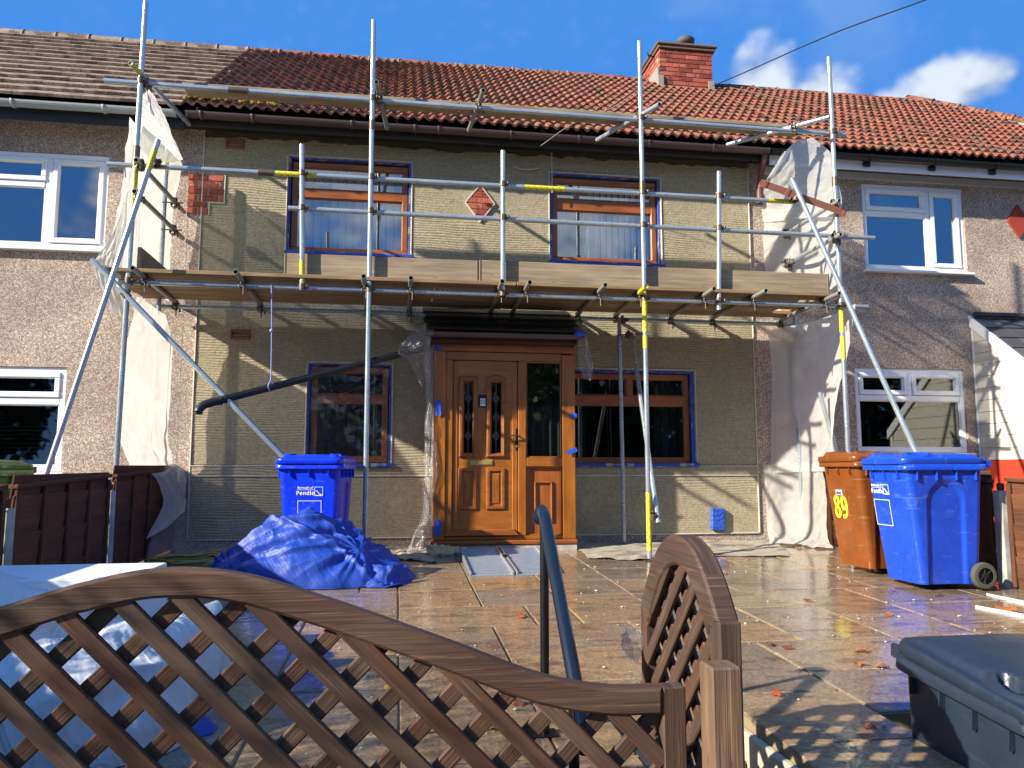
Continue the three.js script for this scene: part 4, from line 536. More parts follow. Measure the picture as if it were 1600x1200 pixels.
  for (let k = 0; k < 5; k++) { const z = 1.27 - k * 0.235; for (const [a, b] of k % 2 ? [[-2.72, 0.35], [0.36, 4.3]] : [[-2.7, 1.15], [1.16, 4.62]]) { const L = b - a; mesh('platform_board', bx(L, 0.038, 0.224, 0.004, r() * 9, r() * 9), r() < 0.6 || k === 0 ? boardWoodWarm : boardWood, SC, [(a + b) / 2, 2.687 + (r() - 0.5) * 0.004, z], [0, 0, (r() - 0.5) * 0.002]); } }
  const toe = (x0, x1, y, z) => { mesh('toe_board', bx(x1 - x0, 0.225, 0.038, 0.004, r() * 9, r() * 9), boardWood, SC, [(x0 + x1) / 2, y, z], [0, 0, (r() - 0.5) * 0.004]); for (const x of [x0 + 0.012, x1 - 0.012]) mesh('band_iron', bounds(x - 0.009, x + 0.009, y - 0.114, y + 0.114, z - 0.021, z + 0.021, 0.002), rusty, SC); };
  toe(-1.1, 0.785, 2.815, 1.287); toe(0.79, 4.56, 2.82, 1.29);
  mesh('toe_board', bx(1.05, 0.225, 0.038, 0.004, 3.3, 1.7), boardWood, SC, [-2.43, 2.825, 0.75], [0, Math.PI / 2, 0]); mesh('toe_board', bx(1.0, 0.225, 0.038, 0.004, 5.3, 2.7), boardWoodWarm, SC, [4.585, 2.82, 0.74], [0, Math.PI / 2, 0]);
  for (const [a, b] of [[-2.155, 0.58], [0.6, 4.44]]) mesh('eaves_board', bx(b - a, 0.04, 0.225, 0.004, a, 0.3), boardWood, SC, [(a + b) / 2, 4.64, 1.04]);
}

// ---------- wheeled bins ----------
const font = await new FontLoader().loadAsync('fonts/droid/droid_sans_bold.typeface.json');
function text(s, size, depth = 0.002) { const g = new TextGeometry(s, { font, size, depth, curveSegments: 5, bevelEnabled: false }); g.computeBoundingBox(); const b = g.boundingBox; g.translate(-(b.min.x + b.max.x) / 2, -(b.min.y + b.max.y) / 2, 0); return g; }
function rrPoint(u, w, d, r) { // point on a rounded rectangle, starting at the middle of the back
  const W = w - 2 * r, D = d - 2 * r, q = Math.PI * r / 2, P = 2 * W + 2 * D + 4 * q; let s = mod(u, 1) * P; const seg = [[W / 2, 0], [q, 1], [D, 2], [q, 3], [W, 4], [q, 5], [D, 6], [q, 7], [W / 2, 8]];
  for (const [L, k] of seg) { if (s <= L || k === 8) { const t = s / L, a = t * Math.PI / 2;
    switch (k) { case 0: return [s, -d / 2]; case 1: return [W / 2 + r * Math.sin(a), -D / 2 - r * Math.cos(a)]; case 2: return [w / 2, -D / 2 + s]; case 3: return [W / 2 + r * Math.cos(a), D / 2 + r * Math.sin(a)]; case 4: return [W / 2 - s, d / 2]; case 5: return [-W / 2 - r * Math.sin(a), D / 2 + r * Math.cos(a)]; case 6: return [-w / 2, D / 2 - s]; case 7: return [-W / 2 - r * Math.cos(a), -D / 2 - r * Math.sin(a)]; default: return [-W / 2 + s, -d / 2]; } } s -= L; }
}
const scuff = (c, s, k = 0.8) => tex(512, 0.8, (u, v) => { const n = fbm(u, v, 6, 6, 6, s), st = sstep(0.7, 0.78, fbm(u, v, 4, 30, 5, s + 4)) * 0.25 + sstep(0.72, 0.8, fbm(u, v, 30, 30, 3, s + 5)) * 0.2; return mix3(mul3(hex(c), 0.88 + 0.24 * n), [0.75, 0.74, 0.72], st * k); });
const SX = 0.5;
function bin(name, label, color, dark, pos, rotY, o = {}) {
  const B = thing(name, label, 'wheelie bin', pos, rotY, null), m = mat(0xffffff, o.rough || 0.42, { map: scuff(color, o.seed || 700, o.scuff), roughnessMap: grime, bumpMap: grime, bumpScale: 0.0015 });
  const y0 = 0.035, y1 = 0.955, w0 = 0.46, w1 = 0.545, d0 = 0.5, d1 = 0.66;
  const body = surface(192, 48, (u, v) => {
    const y = lerp(y0, y1, v), w = lerp(w0, w1, v), d = lerp(d0, d1, v); let [x, z] = rrPoint(u, w, d, 0.055); z += lerp(-0.03, 0, v);
    if (Math.abs(x) > w / 2 - 0.012) { const c = z, hw = o.plain ? -1 : 0.15, yt = 0.66, q = y > yt ? Math.hypot(c, y - yt) - hw : Math.abs(c) - hw, k = sstep(0.012, -0.012, Math.max(q, 0.02 - y)); x -= Math.sign(x) * 0.02 * k; }
    else if (z > 0 && Math.abs(x) < w / 2 - 0.06) z += 0.004 * Math.cos(x * 9);
    return [x, y, z, x + z, y];
  });
  mesh('body', body, m, B); mesh('base', uvBox(new THREE.BoxGeometry(w0 - 0.04, 0.02, d0 - 0.04).translate(0, 0.045, -0.03)), m, B);
  const rim = []; for (let i = 0; i < 2; i++) rim.push(surface(96, 4, (u, v) => { const k = [[0, 0.905], [0.028, 0.905], [0.032, 0.912], [0.03, 0.955], [0, 0.958]][Math.round(v * 4)], [x, z] = rrPoint(u, w1 - 0.004 + 2 * k[0], d1 - 0.004 + 2 * k[0], 0.06); return [x, k[1], z, x + z, k[1]]; }));
  for (const sx of [-1, 1]) for (let i = 0; i < 4; i++) rim.push(bounds(sx * (w1 / 2 + 0.008) - 0.012, sx * (w1 / 2 + 0.008) + 0.012, 0.83, 0.91, -0.25 + i * 0.165, -0.244 + i * 0.165, 0.001)); for (let i = 0; i < 3; i++) rim.push(bounds(-0.17 + i * 0.17, -0.164 + i * 0.17, 0.84, 0.91, d1 / 2 - 0.008, d1 / 2 + 0.018, 0.001));
  mesh('rim', join(rim.slice(1)), m, B);
  const LW = 0.6, LD = 0.72, H = (x, z) => { const e = Math.min(LW / 2 - Math.abs(x), LD / 2 - Math.abs(z)); let h = 0.048 + 0.024 * sstep(0.045, 0.075, e) + 0.014 * (1 - (x * x) / 0.09) * sstep(0.05, 0.2, e); for (const s of [-1, 1]) { const q = Math.hypot((x - s * 0.215) / 0.03, (z - 0.19) / 0.085), q2 = Math.hypot((x - s * 0.215) / 0.05, (z - 0.19) / 0.11); h += 0.016 * sstep(1.25, 0.95, q2) - 0.048 * sstep(1.05, 0.8, q); } return h; };
  const lid = surface(160, 44, (u, v) => { const j = Math.round(v * 44); let y, s = 1; const g = j < 4 ? [[0.02, 0.0], [0, 0.0], [0, 0.034], [0.004, 0.044]][j] : null; if (g) { const [x, z] = rrPoint(u, LW - 2 * g[0], LD - 2 * g[0], 0.07); return [x, g[1], z, x, z]; } s = 1 - (j - 4) / 40; const [x, z] = rrPoint(u, LW - 0.014, LD - 0.014, 0.066); return [x * s, H(x * s, z * s), z * s, x * s, z * s]; });
  const Lg = mesh('lid', lid, m, B, [0, 0.957, 0.012], o.lidRot || [0.01, 0, 0]);
  const hb = []; hb.push(rod([-0.27, 0.965, -0.375], [0.27, 0.965, -0.375], 0.017, 12)); for (const s of [-1, 1]) { hb.push(bounds(s * 0.2 - 0.045, s * 0.2 + 0.045, 0.945, 1.0, -0.372, -0.315, 0.015)); hb.push(bounds(s * 0.262 - 0.012, s * 0.262 + 0.012, 0.93, 0.985, -0.395, -0.32, 0.006)); }
  mesh('hinge_bar', join(hb), m, B);
  for (const s of [-1, 1]) { const W = grp('wheel', B, [s * 0.262, 0.1, -0.275]); mesh('tyre', new THREE.LatheGeometry([[0.062, -0.024], [0.09, -0.026], [0.1, -0.018], [0.102, 0], [0.1, 0.018], [0.09, 0.026], [0.062, 0.024]].map(a => new THREE.Vector2(...a)), 32).rotateZ(Math.PI / 2), mat(0x4a4a44, 0.9, { bumpMap: grime, bumpScale: 0.004 }), W); const sp = [new THREE.CylinderGeometry(0.02, 0.02, 0.05, 14).rotateZ(Math.PI / 2), new THREE.CylinderGeometry(0.064, 0.064, 0.012, 24).rotateZ(Math.PI / 2)]; for (let i = 0; i < 6; i++) sp.push(bx(0.034, 0.05, 0.01, 0.002).translate(0, 0.038, 0).rotateX(i * Math.PI / 3)); mesh('wheel_hub', join(sp), mat(0x1b1b1c, 0.5), W); }
  mesh('axle', rod([-0.26, 0.1, -0.275], [0.26, 0.1, -0.275], 0.012, 10), rusty, B);
  // print on the front, leaning with the panel
  const white = mat(0xd9dde2, 0.6), slope = Math.atan2((d1 - d0) / 2 + 0.03, y1 - y0), zAt = y => lerp(d0 / 2 - 0.03, d1 / 2, (y - y0) / (y1 - y0)) + 0.005;
  const put = (nm, g, mm, x, y) => mesh(nm, uvBox(g.index ? g.toNonIndexed() : g), mm, B, [x, y, zAt(y)], [slope, 0, 0]);
  if (o.logo) { const lx = o.logo[0], ly = o.logo[1];
    put('lettering', text('Borough of', 0.019), white, lx - 0.042, ly + 0.052); put('lettering', text('Pendle', 0.036), white, lx - 0.042, ly + 0.008);
    const em = [extr(rect(0.038, 0.112, -0.018, 0.062), 0.002, 0, [rect(0.042, 0.108, -0.01, 0.058)])]; em.push(extr([[0.042, 0.03], [0.062, 0.028], [0.08, 0.006], [0.108, -0.01], [0.108, -0.016], [0.078, -0.002], [0.06, 0.022], [0.042, 0.024]], 0.002)); put('emblem', join(em), white, lx, ly); put('lettering', extr(rect(-0.115, 0.034, 0.034, 0.037), 0.002), white, lx, ly);
    put('address_box', extr(rect(-0.112, 0.098, -0.27, -0.06), 0.0015, 0, [rect(-0.107, 0.093, -0.265, -0.065)]), white, lx, ly); }
  if (o.number) { put('sticker', extr(rect(-0.05, 0.05, 0.105, 0.155), 0.0015), mat(0xb9bdc4, 0.5), o.number[0], o.number[1]); put('sticker_print', extr(rect(-0.042, 0.03, 0.112, 0.135), 0.002), mat(0x6a4a68, 0.5), o.number[0], o.number[1]); const g = text('89', 0.2, 0.003); g.scale(0.7, 1, 1); const y = mat(0xe6d83a, 0.5); put('house_number', g, y, o.number[0], o.number[1]); }
  if (o.lean) B.rotation.x = o.lean;
  if (o.scale) B.scale.setScalar(o.scale);
  return B;
}
bin('wheelie_bin', 'blue wheelie bin standing behind the blue tarpaulin, in front of the combed wall', 0x1236d8, 0, [-0.72, gy(1.5) - 0.005, 1.44], -0.13, { logo: [0.01, 0.69], seed: 701 });
bin('wheelie_bin', 'brown wheelie bin with yellow number 89 behind the blue bin', 0x7a431c, 0, [4.37, gy(2.2) + 0.012, 2.18], -Math.PI / 2 + 0.02, { number: [-0.05, 0.55], seed: 721, scale: 1.03 });
bin('wheelie_bin', 'blue wheelie bin with arched side panel beside the brown bin', 0x1a46ba, 0, [4.34, gy(2.92) + 0.008, 2.92], -Math.PI / 2 - 0.02, { logo: [-0.1, 0.73], seed: 741, scale: 1.03 });
bin('wheelie_bin', 'dark grey wheelie bin in the lattice shadow beside the steps', 0x222c39, 0, [2.3, -0.865, 6.1], 0.0, { seed: 761, scuff: 0.15, rough: 0.6, plain: true, lean: 0.09, lidRot: [0.05, 0, 0] });
bin('wheelie_bin', 'green wheelie bin behind the dark fence, under the neighbour\'s window', 0x3c6a24, 0, [-3.42, -0.11, 1.9], -0.2, { seed: 781 });

// ---------- blue tarpaulin heap ----------
function heap(cx, cz, rx, rz, hgt, o) { // draped sheet over a heap
  return surface(o.nu || 200, o.nv || 110, (u, v) => {
    const a = u * Math.PI * 2, rb = 1 + 0.12 * (F2(Math.cos(a) * 1.8 + 9, Math.sin(a) * 1.8 + 9, 3, o.seed) - 0.5) * 2, rr = Math.pow(v, 0.8) * rb; const sq = o.sq ? 1 / Math.pow(Math.pow(Math.abs(Math.cos(a)), o.sq) + Math.pow(Math.abs(Math.sin(a)), o.sq), 1 / o.sq) : 1;
    let x = Math.cos(a) * rr * rx * sq, z = Math.sin(a) * rr * rz * sq; const X = cx + x, Z = cz + z; let h = hgt(x / rx, z / rz) * Math.pow(clamp(1 - Math.pow(v, o.p || 2.6)), o.q || 0.6);
    const w1 = F2(x * 1.3 + 5, z * 1.3 + 5, 3, o.seed + 1), t = x * o.dir[0] + z * o.dir[1] + h * o.dir[2] + w1 * 0.7, s = x * o.dir[1] - z * o.dir[0];
    const fold = (1 - Math.abs(2 * F2(t * o.freq, s * 0.9 + 3, 2, o.seed + 2) - 1)), fold2 = (1 - Math.abs(2 * F2(t * o.freq * 2.7 + 8, s * 2.2, 3, o.seed + 3) - 1)), cr = F2(x * 30, z * 30 + h * 20, 3, o.seed + 4) - 0.5;
    const k = (o.amp * (fold * fold * 1.3 - 0.5) + o.amp * 0.42 * (fold2 * fold2 - 0.4) + cr * (o.cr ?? 0.012)) * Math.min(1, 4 * (1 - v) + 0.25) + (o.fold ? o.fold(x, z, h, v) * Math.min(1, 6 * (1 - v) + 0.1) : 0); const len = Math.hypot(x, z) + 1e-6;
    return [X + x / len * k * 0.7, gy(Z) + Math.max(0.004, h + k * 0.8 * (v > 0.97 ? 0.2 : 1)), Z + z / len * k * 0.7, X * 1.2 + h, Z + h];
  });
}
const tarpMat = mat(0xffffff, 0.52, { map: tex(512, 0.6, (u, v) => { const n = fbm(u, v, 8, 8, 5, 811), g = (Math.sin(u * 2 * Math.PI * 100) + Math.sin(v * 2 * Math.PI * 100)) * 0.03; return mul3(mix3(hex(0x18389a), hex(0x2450b4), n), 0.95 + g); }), bumpMap: tex(512, 0.5, (u, v) => { const a = fbm(u, v, 5, 5, 4, 812); return 0.6 * (1 - Math.abs(2 * fbm(u + a * 0.15, v, 9, 7, 5, 813) - 1)) + 0.4 * (1 - Math.abs(2 * fbm(u, v + a * 0.1, 20, 17, 4, 814) - 1)); }, false), bumpScale: 0.004 });
{
  // the sheet hangs like a tent over the things beneath it: flat spans, ridges between the high points, gathers towards one corner
  const peaks = [[-1.2, 1.98, 0.36, 0.75], [-0.98, 2.0, 0.52, 0.8], [-0.72, 1.98, 0.6, 0.7], [-0.42, 1.94, 0.47, 0.8], [-0.2, 1.85, 0.33, 0.9], [-0.3, 2.25, 0.27, 0.7], [0.02, 2.12, 0.17, 0.7], [-0.85, 2.32, 0.33, 0.8]];
  const tent = (x, z) => { let s = 0, k = 26; for (const [px, pz, h, sl] of peaks) s += Math.exp(k * (h - sl * Math.hypot(x - px, (z - pz) * 1.25) - 0.1)); return Math.max(0.06, Math.log(s) / k + 0.1); };
  const gather = (px, pz, x, z, h, kk, s) => { const dx = x - px, dz = z - pz + (h - 0.25) * -0.8, r = Math.hypot(dx, dz), th = Math.atan2(dz, dx); const a = 1 - Math.abs(2 * F2(th * kk + 20, r * 0.7 + 5, 2, s) - 1); return (Math.pow(a, 3) * 1.5 - 0.45) * Math.exp(-r / 0.75) * sstep(0.02, 0.3, r); };
  const fold = (x, z, h, v) => { const X = x - 0.68, Z = z + 2.02; const line = (a, b, c, w, d) => { const q = (X * a + Z * b + h * c) - d + (F2(X * 2, Z * 2, 2, 3) - 0.5) * 0.12; return Math.exp(-q * q / (w * w)); };
    return 0.042 * gather(-0.28, 2.2, X, Z, h, 3.2, 77) + 0.04 * gather(-1.35, 2.25, X, Z, h, 2.6, 78) + 0.035 * line(0.25, 0.6, -0.75, 0.025, 0.72) - 0.03 * line(0.3, 0.5, -0.8, 0.03, 0.62) + 0.03 * line(-0.5, 0.7, -0.4, 0.02, 1.75) + (F2(X * 9, Z * 9 + h * 9, 3, 79) - 0.5) * 0.02 + (1 - Math.abs(2 * F2(X * 7 + h * 4, Z * 5, 3, 80) - 1) - 0.6) * 0.016; };
  const tp = thing('tarpaulin', 'crumpled blue tarpaulin heaped over materials in front of the blue bin', 'tarpaulin');
  mesh('sheet', heap(-0.68, 2.02, 0.84, 0.48, (x, z) => tent(-0.68 + x * 0.84, 2.02 + z * 0.48) , { seed: 31, dir: [0, 0, 0], freq: 1, amp: 0, p: 5, q: 0.5, nu: 340, nv: 190, cr: 0, fold }), tarpMat, tp);
  mesh('loose_edge', cloth([[[-0.25, 0.1, 2.3], [-0.05, 0.08, 2.36], [0.1, 0.06, 2.2]], [[-0.3, 0.0, 2.42], [-0.03, -0.05, 2.44], [0.13, -0.04, 2.25]], [[-0.34, -0.06, 2.46], [-0.03, -0.06, 2.5], [0.15, -0.05, 2.28]]], 40, 16, 0.03, 17, 4, 2), tarpMat, tp);
}
// ---------- white sheet over boards, bottom left ----------
{
  const st = thing('insulation_board_stack', 'stack of white insulation boards at the fence behind the lattice panel', 'boards', [-1.73, gy(4.6), 4.55]);
  const foam = mat(0xdfe3e6, 0.85, { bumpMap: grime, bumpScale: 0.004 }); for (let i = 0; i < 5; i++) mesh('insulation_board', bx(1.04, 0.096, 0.62, 0.004, i, i * 0.3), foam, st, [(i % 2) * 0.015 - 0.03, 0.052 + i * 0.1, (i % 3) * 0.012], [0, (i % 2) * 0.012, 0]);
  const white = mat(0xcaccce, 0.7, { transmission: 0.08, thickness: 0, bumpMap: tex(512, 0.7, (u, v) => 1 - Math.abs(2 * fbm(u, v, 7, 6, 4, 822) - 1), false), bumpScale: 0.016 });
  top('dust_sheet', heap(-1.55, 5.2, 0.76, 0.7, (x, z) => 0.4 - 0.05 * x - 0.12 * z + 0.12 * (F2(x * 2 + 7, z * 2 + 7, 3, 44) - 0.5), { seed: 61, dir: [0.8, 0.5, 0.6], freq: 3.2, amp: 0.13, p: 3.6, q: 0.6, sq: 3, nu: 260, nv: 140, cr: 0.014 }), white, 'white crumpled polythene sheet piled behind the lattice panel', 'sheet');
  top('tarpaulin', heap(-0.86, 5.45, 0.17, 0.1, () => 0.045, { seed: 91, dir: [0.6, 0.6, 0.3], freq: 9, amp: 0.03, nu: 70, nv: 40, cr: 0.006 }), tarpMat, 'small scrap of blue tarpaulin on the paving behind the lattice', 'tarpaulin');
}

// ---------- lattice panel, gate and post ----------
const tw = i => trellisWood[i % 5];
function railCurve(pts) { const c = new THREE.CatmullRomCurve3(pts.map(p => new THREE.Vector3(p[0], p[1], 0)), false, 'centripetal'); return c.getPoints(60).map(p => [p.x, p.y]); }
function curvedRail(top, w, depth) { const n = top.length, low = []; for (let i = 0; i < n; i++) { const a = top[Math.max(0, i - 1)], b = top[Math.min(n - 1, i + 1)], L = Math.hypot(b[0] - a[0], b[1] - a[1]); low.push([top[i][0] + (b[1] - a[1]) / L * w, top[i][1] - (b[0] - a[0]) / L * w]); } return extr([...top, ...low.reverse()], depth - 0.016, 0.008).translate(0, 0, 0.008); }
function lattice(parent, topAt, x0, x1, yb, gap, w, zf, zb, seed, t = 0.016) { // two layers of diagonal slats clipped to the frame
  const r = rng(seed), step = gap * Math.SQRT2; let n = 0;
  for (const dir of [-1, 1]) for (let c = x0 - 3; c < x1 + 3; c += step) { // y = dir * (x - c)
    let a = null, b = null; for (let x = x0; x <= x1; x += 0.004) { const y = dir * (x - c); if (y > yb && y < topAt(x)) { if (a === null) a = x; b = x; } } if (a === null || b - a < 0.03) continue;
    const L = (b - a) * Math.SQRT2 + 0.02, m = mesh('slat', bx(L, w * (0.96 + r() * 0.07), t, 0.004, r() * 9, r() * 9), tw(Math.floor(r() * 5)), parent, [(a + b) / 2, dir * ((a + b) / 2 - c), dir < 0 ? zf : zb], [0, 0, dir * Math.PI / 4 + (r() - 0.5) * 0.012]); n++;
  } return n;
}
{
  const T = thing('lattice_panel', 'brown lattice fence panel with a curved top rail in front of the patio', 'lattice panel', [0, gy(6.6), 6.57]), gy0 = gy(6.6);
  const pts = [[-2.1, 0.26], [-1.6, 0.33], [-1.25, 0.44], [-1.0, 0.514], [-0.8, 0.572], [-0.617, 0.603], [-0.42, 0.589], [-0.2, 0.523], [0.149, 0.394], [0.42, 0.29], [0.6, 0.254], [0.755, 0.249]].map(p => [p[0], p[1] - gy0]), C = railCurve(pts);
  mesh('top_rail', curvedRail(C, 0.074, 0.062), tw(0), T);
  mesh('stile', bounds(0.757, 0.826, 0.02, 0.249 - gy0, 0.004, 0.056, 0.005), tw(1), T, [0, 0, 0]); mesh('stile', bounds(-2.17, -2.1, 0.02, 0.3 - gy0, 0.004, 0.056, 0.005), tw(2), T); mesh('bottom_rail', bounds(-2.098, 0.755, 0.03, 0.095, 0.004, 0.056, 0.005), tw(2), T);
  const at = x => { for (let i = 0; i + 1 < C.length; i++) if (x <= C[i + 1][0]) return lerp(C[i][1], C[i + 1][1], (x - C[i][0]) / (C[i + 1][0] - C[i][0])) - 0.045; return C[C.length - 1][1] - 0.05; };
  lattice(T, at, -2.1, 0.757, 0.07, 0.117, 0.048, 0.043, 0.017, 5, 0.02);
  const P = thing('gate_post', 'square brown wooden gate post beside the lattice panel and open gate', 'post', [0.918, gy(6.66), 6.655]);
  mesh('post', (() => { const g = hullBox(0.09, 1.0, 0.092, 0.006); const q = turnUV(uvBox(g)); q.translate(0, 0.035, 0); return q; })(), mat(0xffffff, 0.75, { map: woodTex(0x7c634a, 0x523c2b, [0.9, 0.2], 388, 0.5), bumpMap: woodBump, bumpScale: 0.003 }), P);
  const G = thing('garden_gate', 'open arched lattice gate turned edge-on beside the gate post', 'gate', [0.935, gy(6.2) + 0.03, 6.6], Math.PI / 2); // local x runs from the hinge towards the house
  const gb = gy(6.2) + 0.03, gp = [[0, 0.42], [0.04, 0.475], [0.1, 0.545], [0.18, 0.607], [0.28, 0.638], [0.38, 0.638], [0.48, 0.605], [0.57, 0.54], [0.65, 0.45], [0.725, 0.345]].map(p => [p[0], p[1] - gb]), GC = railCurve(gp);
  mesh('top_rail', curvedRail(GC, 0.1, 0.072), tw(1), G); mesh('stile', bounds(-0.012, 0.06, -0.15, 0.42 - gb, 0.001, 0.071, 0.006), tw(3), G); mesh('stile', bounds(0.675, 0.735, 0.0, 0.345 - gb, 0.003, 0.058, 0.006), tw(0), G); mesh('bottom_rail', bounds(0.056, 0.674, 0.005, 0.07, 0.004, 0.056, 0.005), tw(1), G);
  const gat = x => { for (let i = 0; i + 1 < GC.length; i++) if (x <= GC[i + 1][0]) return lerp(GC[i][1], GC[i + 1][1], (x - GC[i][0]) / (GC[i + 1][0] - GC[i][0])) - 0.05; return GC[GC.length - 1][1] - 0.06; };
  lattice(G, gat, 0.05, 0.68, 0.05, 0.1, 0.048, 0.016, 0.044, 8, 0.018);
  const ph = thing('plastic_wrap', 'clear plastic bag tied round the latch of the open gate', 'plastic wrap', [0.93, gy(5.86) + 0.1, 5.87]); ph.scale.setScalar(0.7);
  mesh('film', cloth([[[0, 0.52, 0.02], [-0.05, 0.5, -0.01], [-0.01, 0.52, -0.05]], [[0.01, 0.47, 0.03], [-0.085, 0.45, -0.01], [-0.01, 0.47, -0.07]], [[0.01, 0.41, 0.03], [-0.09, 0.4, -0.02], [-0.02, 0.41, -0.06]], [[0, 0.34, 0.0], [-0.03, 0.3, -0.02], [-0.01, 0.33, -0.03]]], 30, 30, 0.025, 9, 4, 3), filmMat, ph);
}
// ---------- handrail ----------
{
  const H = thing('handrail', 'sloping black tubular handrail with an upright in front of the porch door', 'handrail', [0.6, gy(5.7), 5.64]), b = gy(5.7), bl = mat(0x141b26, 0.3, { roughnessMap: grime, clearcoat: 0.5, clearcoatRoughness: 0.25 });
  mesh('rail', join([tubeAlong([[-0.005, 0.655 - b, -0.06], [0, 0.688 - b, -0.04], [0.002, 0.672 - b, 0.02], [0.003, 0.6 - b, 0.095], [0.005, 0.2 - b, 0.495], [0.006, -0.02 - b, 0.7]], 0.026, 60, 16), new THREE.SphereGeometry(0.026, 14, 10).translate(-0.005, 0.655 - b, -0.06)]), bl, H);
  mesh('upright', rod([0.003, 0, 0.018], [0.003, 0.65 - b, 0.018], 0.0185, 16), black, H); mesh('upright', rod([0.005, 0, 0.52], [0.005, 0.17 - b, 0.52], 0.0185, 16), black, H); mesh('foot_plate', bounds(-0.04, 0.05, 0.001, 0.008, -0.03, 0.065, 0.002), black, H); mesh('foot_plate', bounds(-0.04, 0.05, 0.001, 0.008, 0.475, 0.57, 0.002), black, H); mesh('bracket', bounds(-0.012, 0.018, 0.6 - b, 0.64 - b, 0.035, 0.075, 0.003), mat(0x8a8d90, 0.4, { metalness: 0.8 }), H);
}
struct('step_wall', bounds(1.46, 1.498, -0.84, -0.235, 5.33, 6.18, 0.008), mat(0xb9ab92, 0.92, { bumpMap: grime, bumpScale: 0.012 }));
for (let i = 0; i < 3; i++) { const m = struct('step', bounds(0.92, 1.458, -0.84, -0.34 - i * 0.16, 5.33 + i * 0.32, 5.645 + i * 0.32, 0.012), flagMats[i + 1]); }

// ---------- side fences ----------
function fencePanel(F, z0, z1, h0, h1, side, seed) { // runs along z at local x 0; side = +1 shows battens towards +x
  const r = rng(seed), n = 4, bw = 0.145; const top = z => lerp(h0, h1, (z - z0) / (z1 - z0));
  for (let k = 0; k * 0.125 < Math.max(h0, h1) - 0.06; k++) { const y = 0.02 + k * 0.125, g = hullBox(Math.abs(z1 - z0), bw, 0.011, 0.002); const p = g.attributes.position; for (let i = 0; i < p.count; i++) p.setY(i, p.getY(i) + (F2(p.getX(i) * 3 + k * 9, seed, 2, seed) - 0.5) * 0.02); mesh('board', uvBox(g, r() * 9, r() * 9), fenceWood[Math.floor(r() * 2)], F, [side * (0.004 + 0.006 * (k % 2)), y + bw / 2 + gy((z0 + z1) / 2), (z0 + z1) / 2], [side * 0.1, Math.PI / 2, 0]).rotation.order = 'YXZ'; }
  for (let i = 0; i <= n; i++) { const z = lerp(z0 + 0.025, z1 - 0.025, i / n); mesh('batten', (() => { const g = hullBox(top(z) - 0.03, 0.042, 0.02, 0.003); const q = uvBox(g, r() * 5, r()); q.rotateZ(Math.PI / 2).rotateY(Math.PI / 2); return q; })(), fenceWood[i % 2], F, [side * 0.026, (top(z)) / 2 + gy(z), z]); }
  mesh('capping', (() => { const g = uvBox(hullBox(Math.abs(z1 - z0), 0.03, 0.06, 0.005)); g.rotateY(Math.PI / 2); return g; })(), fenceWood[0], F, [side * 0.012, (h0 + h1) / 2 + gy((z0 + z1) / 2) + 0.012, (z0 + z1) / 2], [Math.atan2(SL + 0.0, 1), 0, 0]);
}
function post(F, z, h, side = 0) { mesh('concrete_post', (() => { const g = hullBox(0.09, h, 0.095, 0.012); return uvBox(g); })(), concrete, F, [0.0, h / 2 + gy(z) - 0.02, z]); mesh('post_top', bx(0.05, 0.06, 0.05, 0.01), fenceWood[0], F, [0, h + gy(z) + 0.01, z]); }
{
  const L = thing('fence', 'dark brown panel fence with concrete posts, in shade beside the white boards', 'fence', [-2.36, 0, 0]);
  fencePanel(L, 0.02, 1.86, 0.84, 0.85, 1, 3); fencePanel(L, 1.98, 3.58, 0.85, 0.86, 1, 13); fencePanel(L, 3.7, 5.4, 0.86, 0.86, 1, 23); fencePanel(L, 5.5, 6.75, 0.86, 0.86, 1, 33); for (const z of [1.92, 3.64, 5.45]) post(L, z, 0.76);
  const Rf = thing('fence', 'sunlit reddish brown panel fence with concrete post behind the bins', 'fence', [4.96, 0, 0]);
  fencePanel(Rf, 0.15, 1.5, 0.85, 0.86, -1, 43); fencePanel(Rf, 1.62, 2.95, 0.84, 0.84, -1, 53); fencePanel(Rf, 3.12, 4.9, 0.86, 0.86, -1, 63); post(Rf, 1.56, 0.8); post(Rf, 3.03, 0.8); post(Rf, 4.96, 0.8);
}
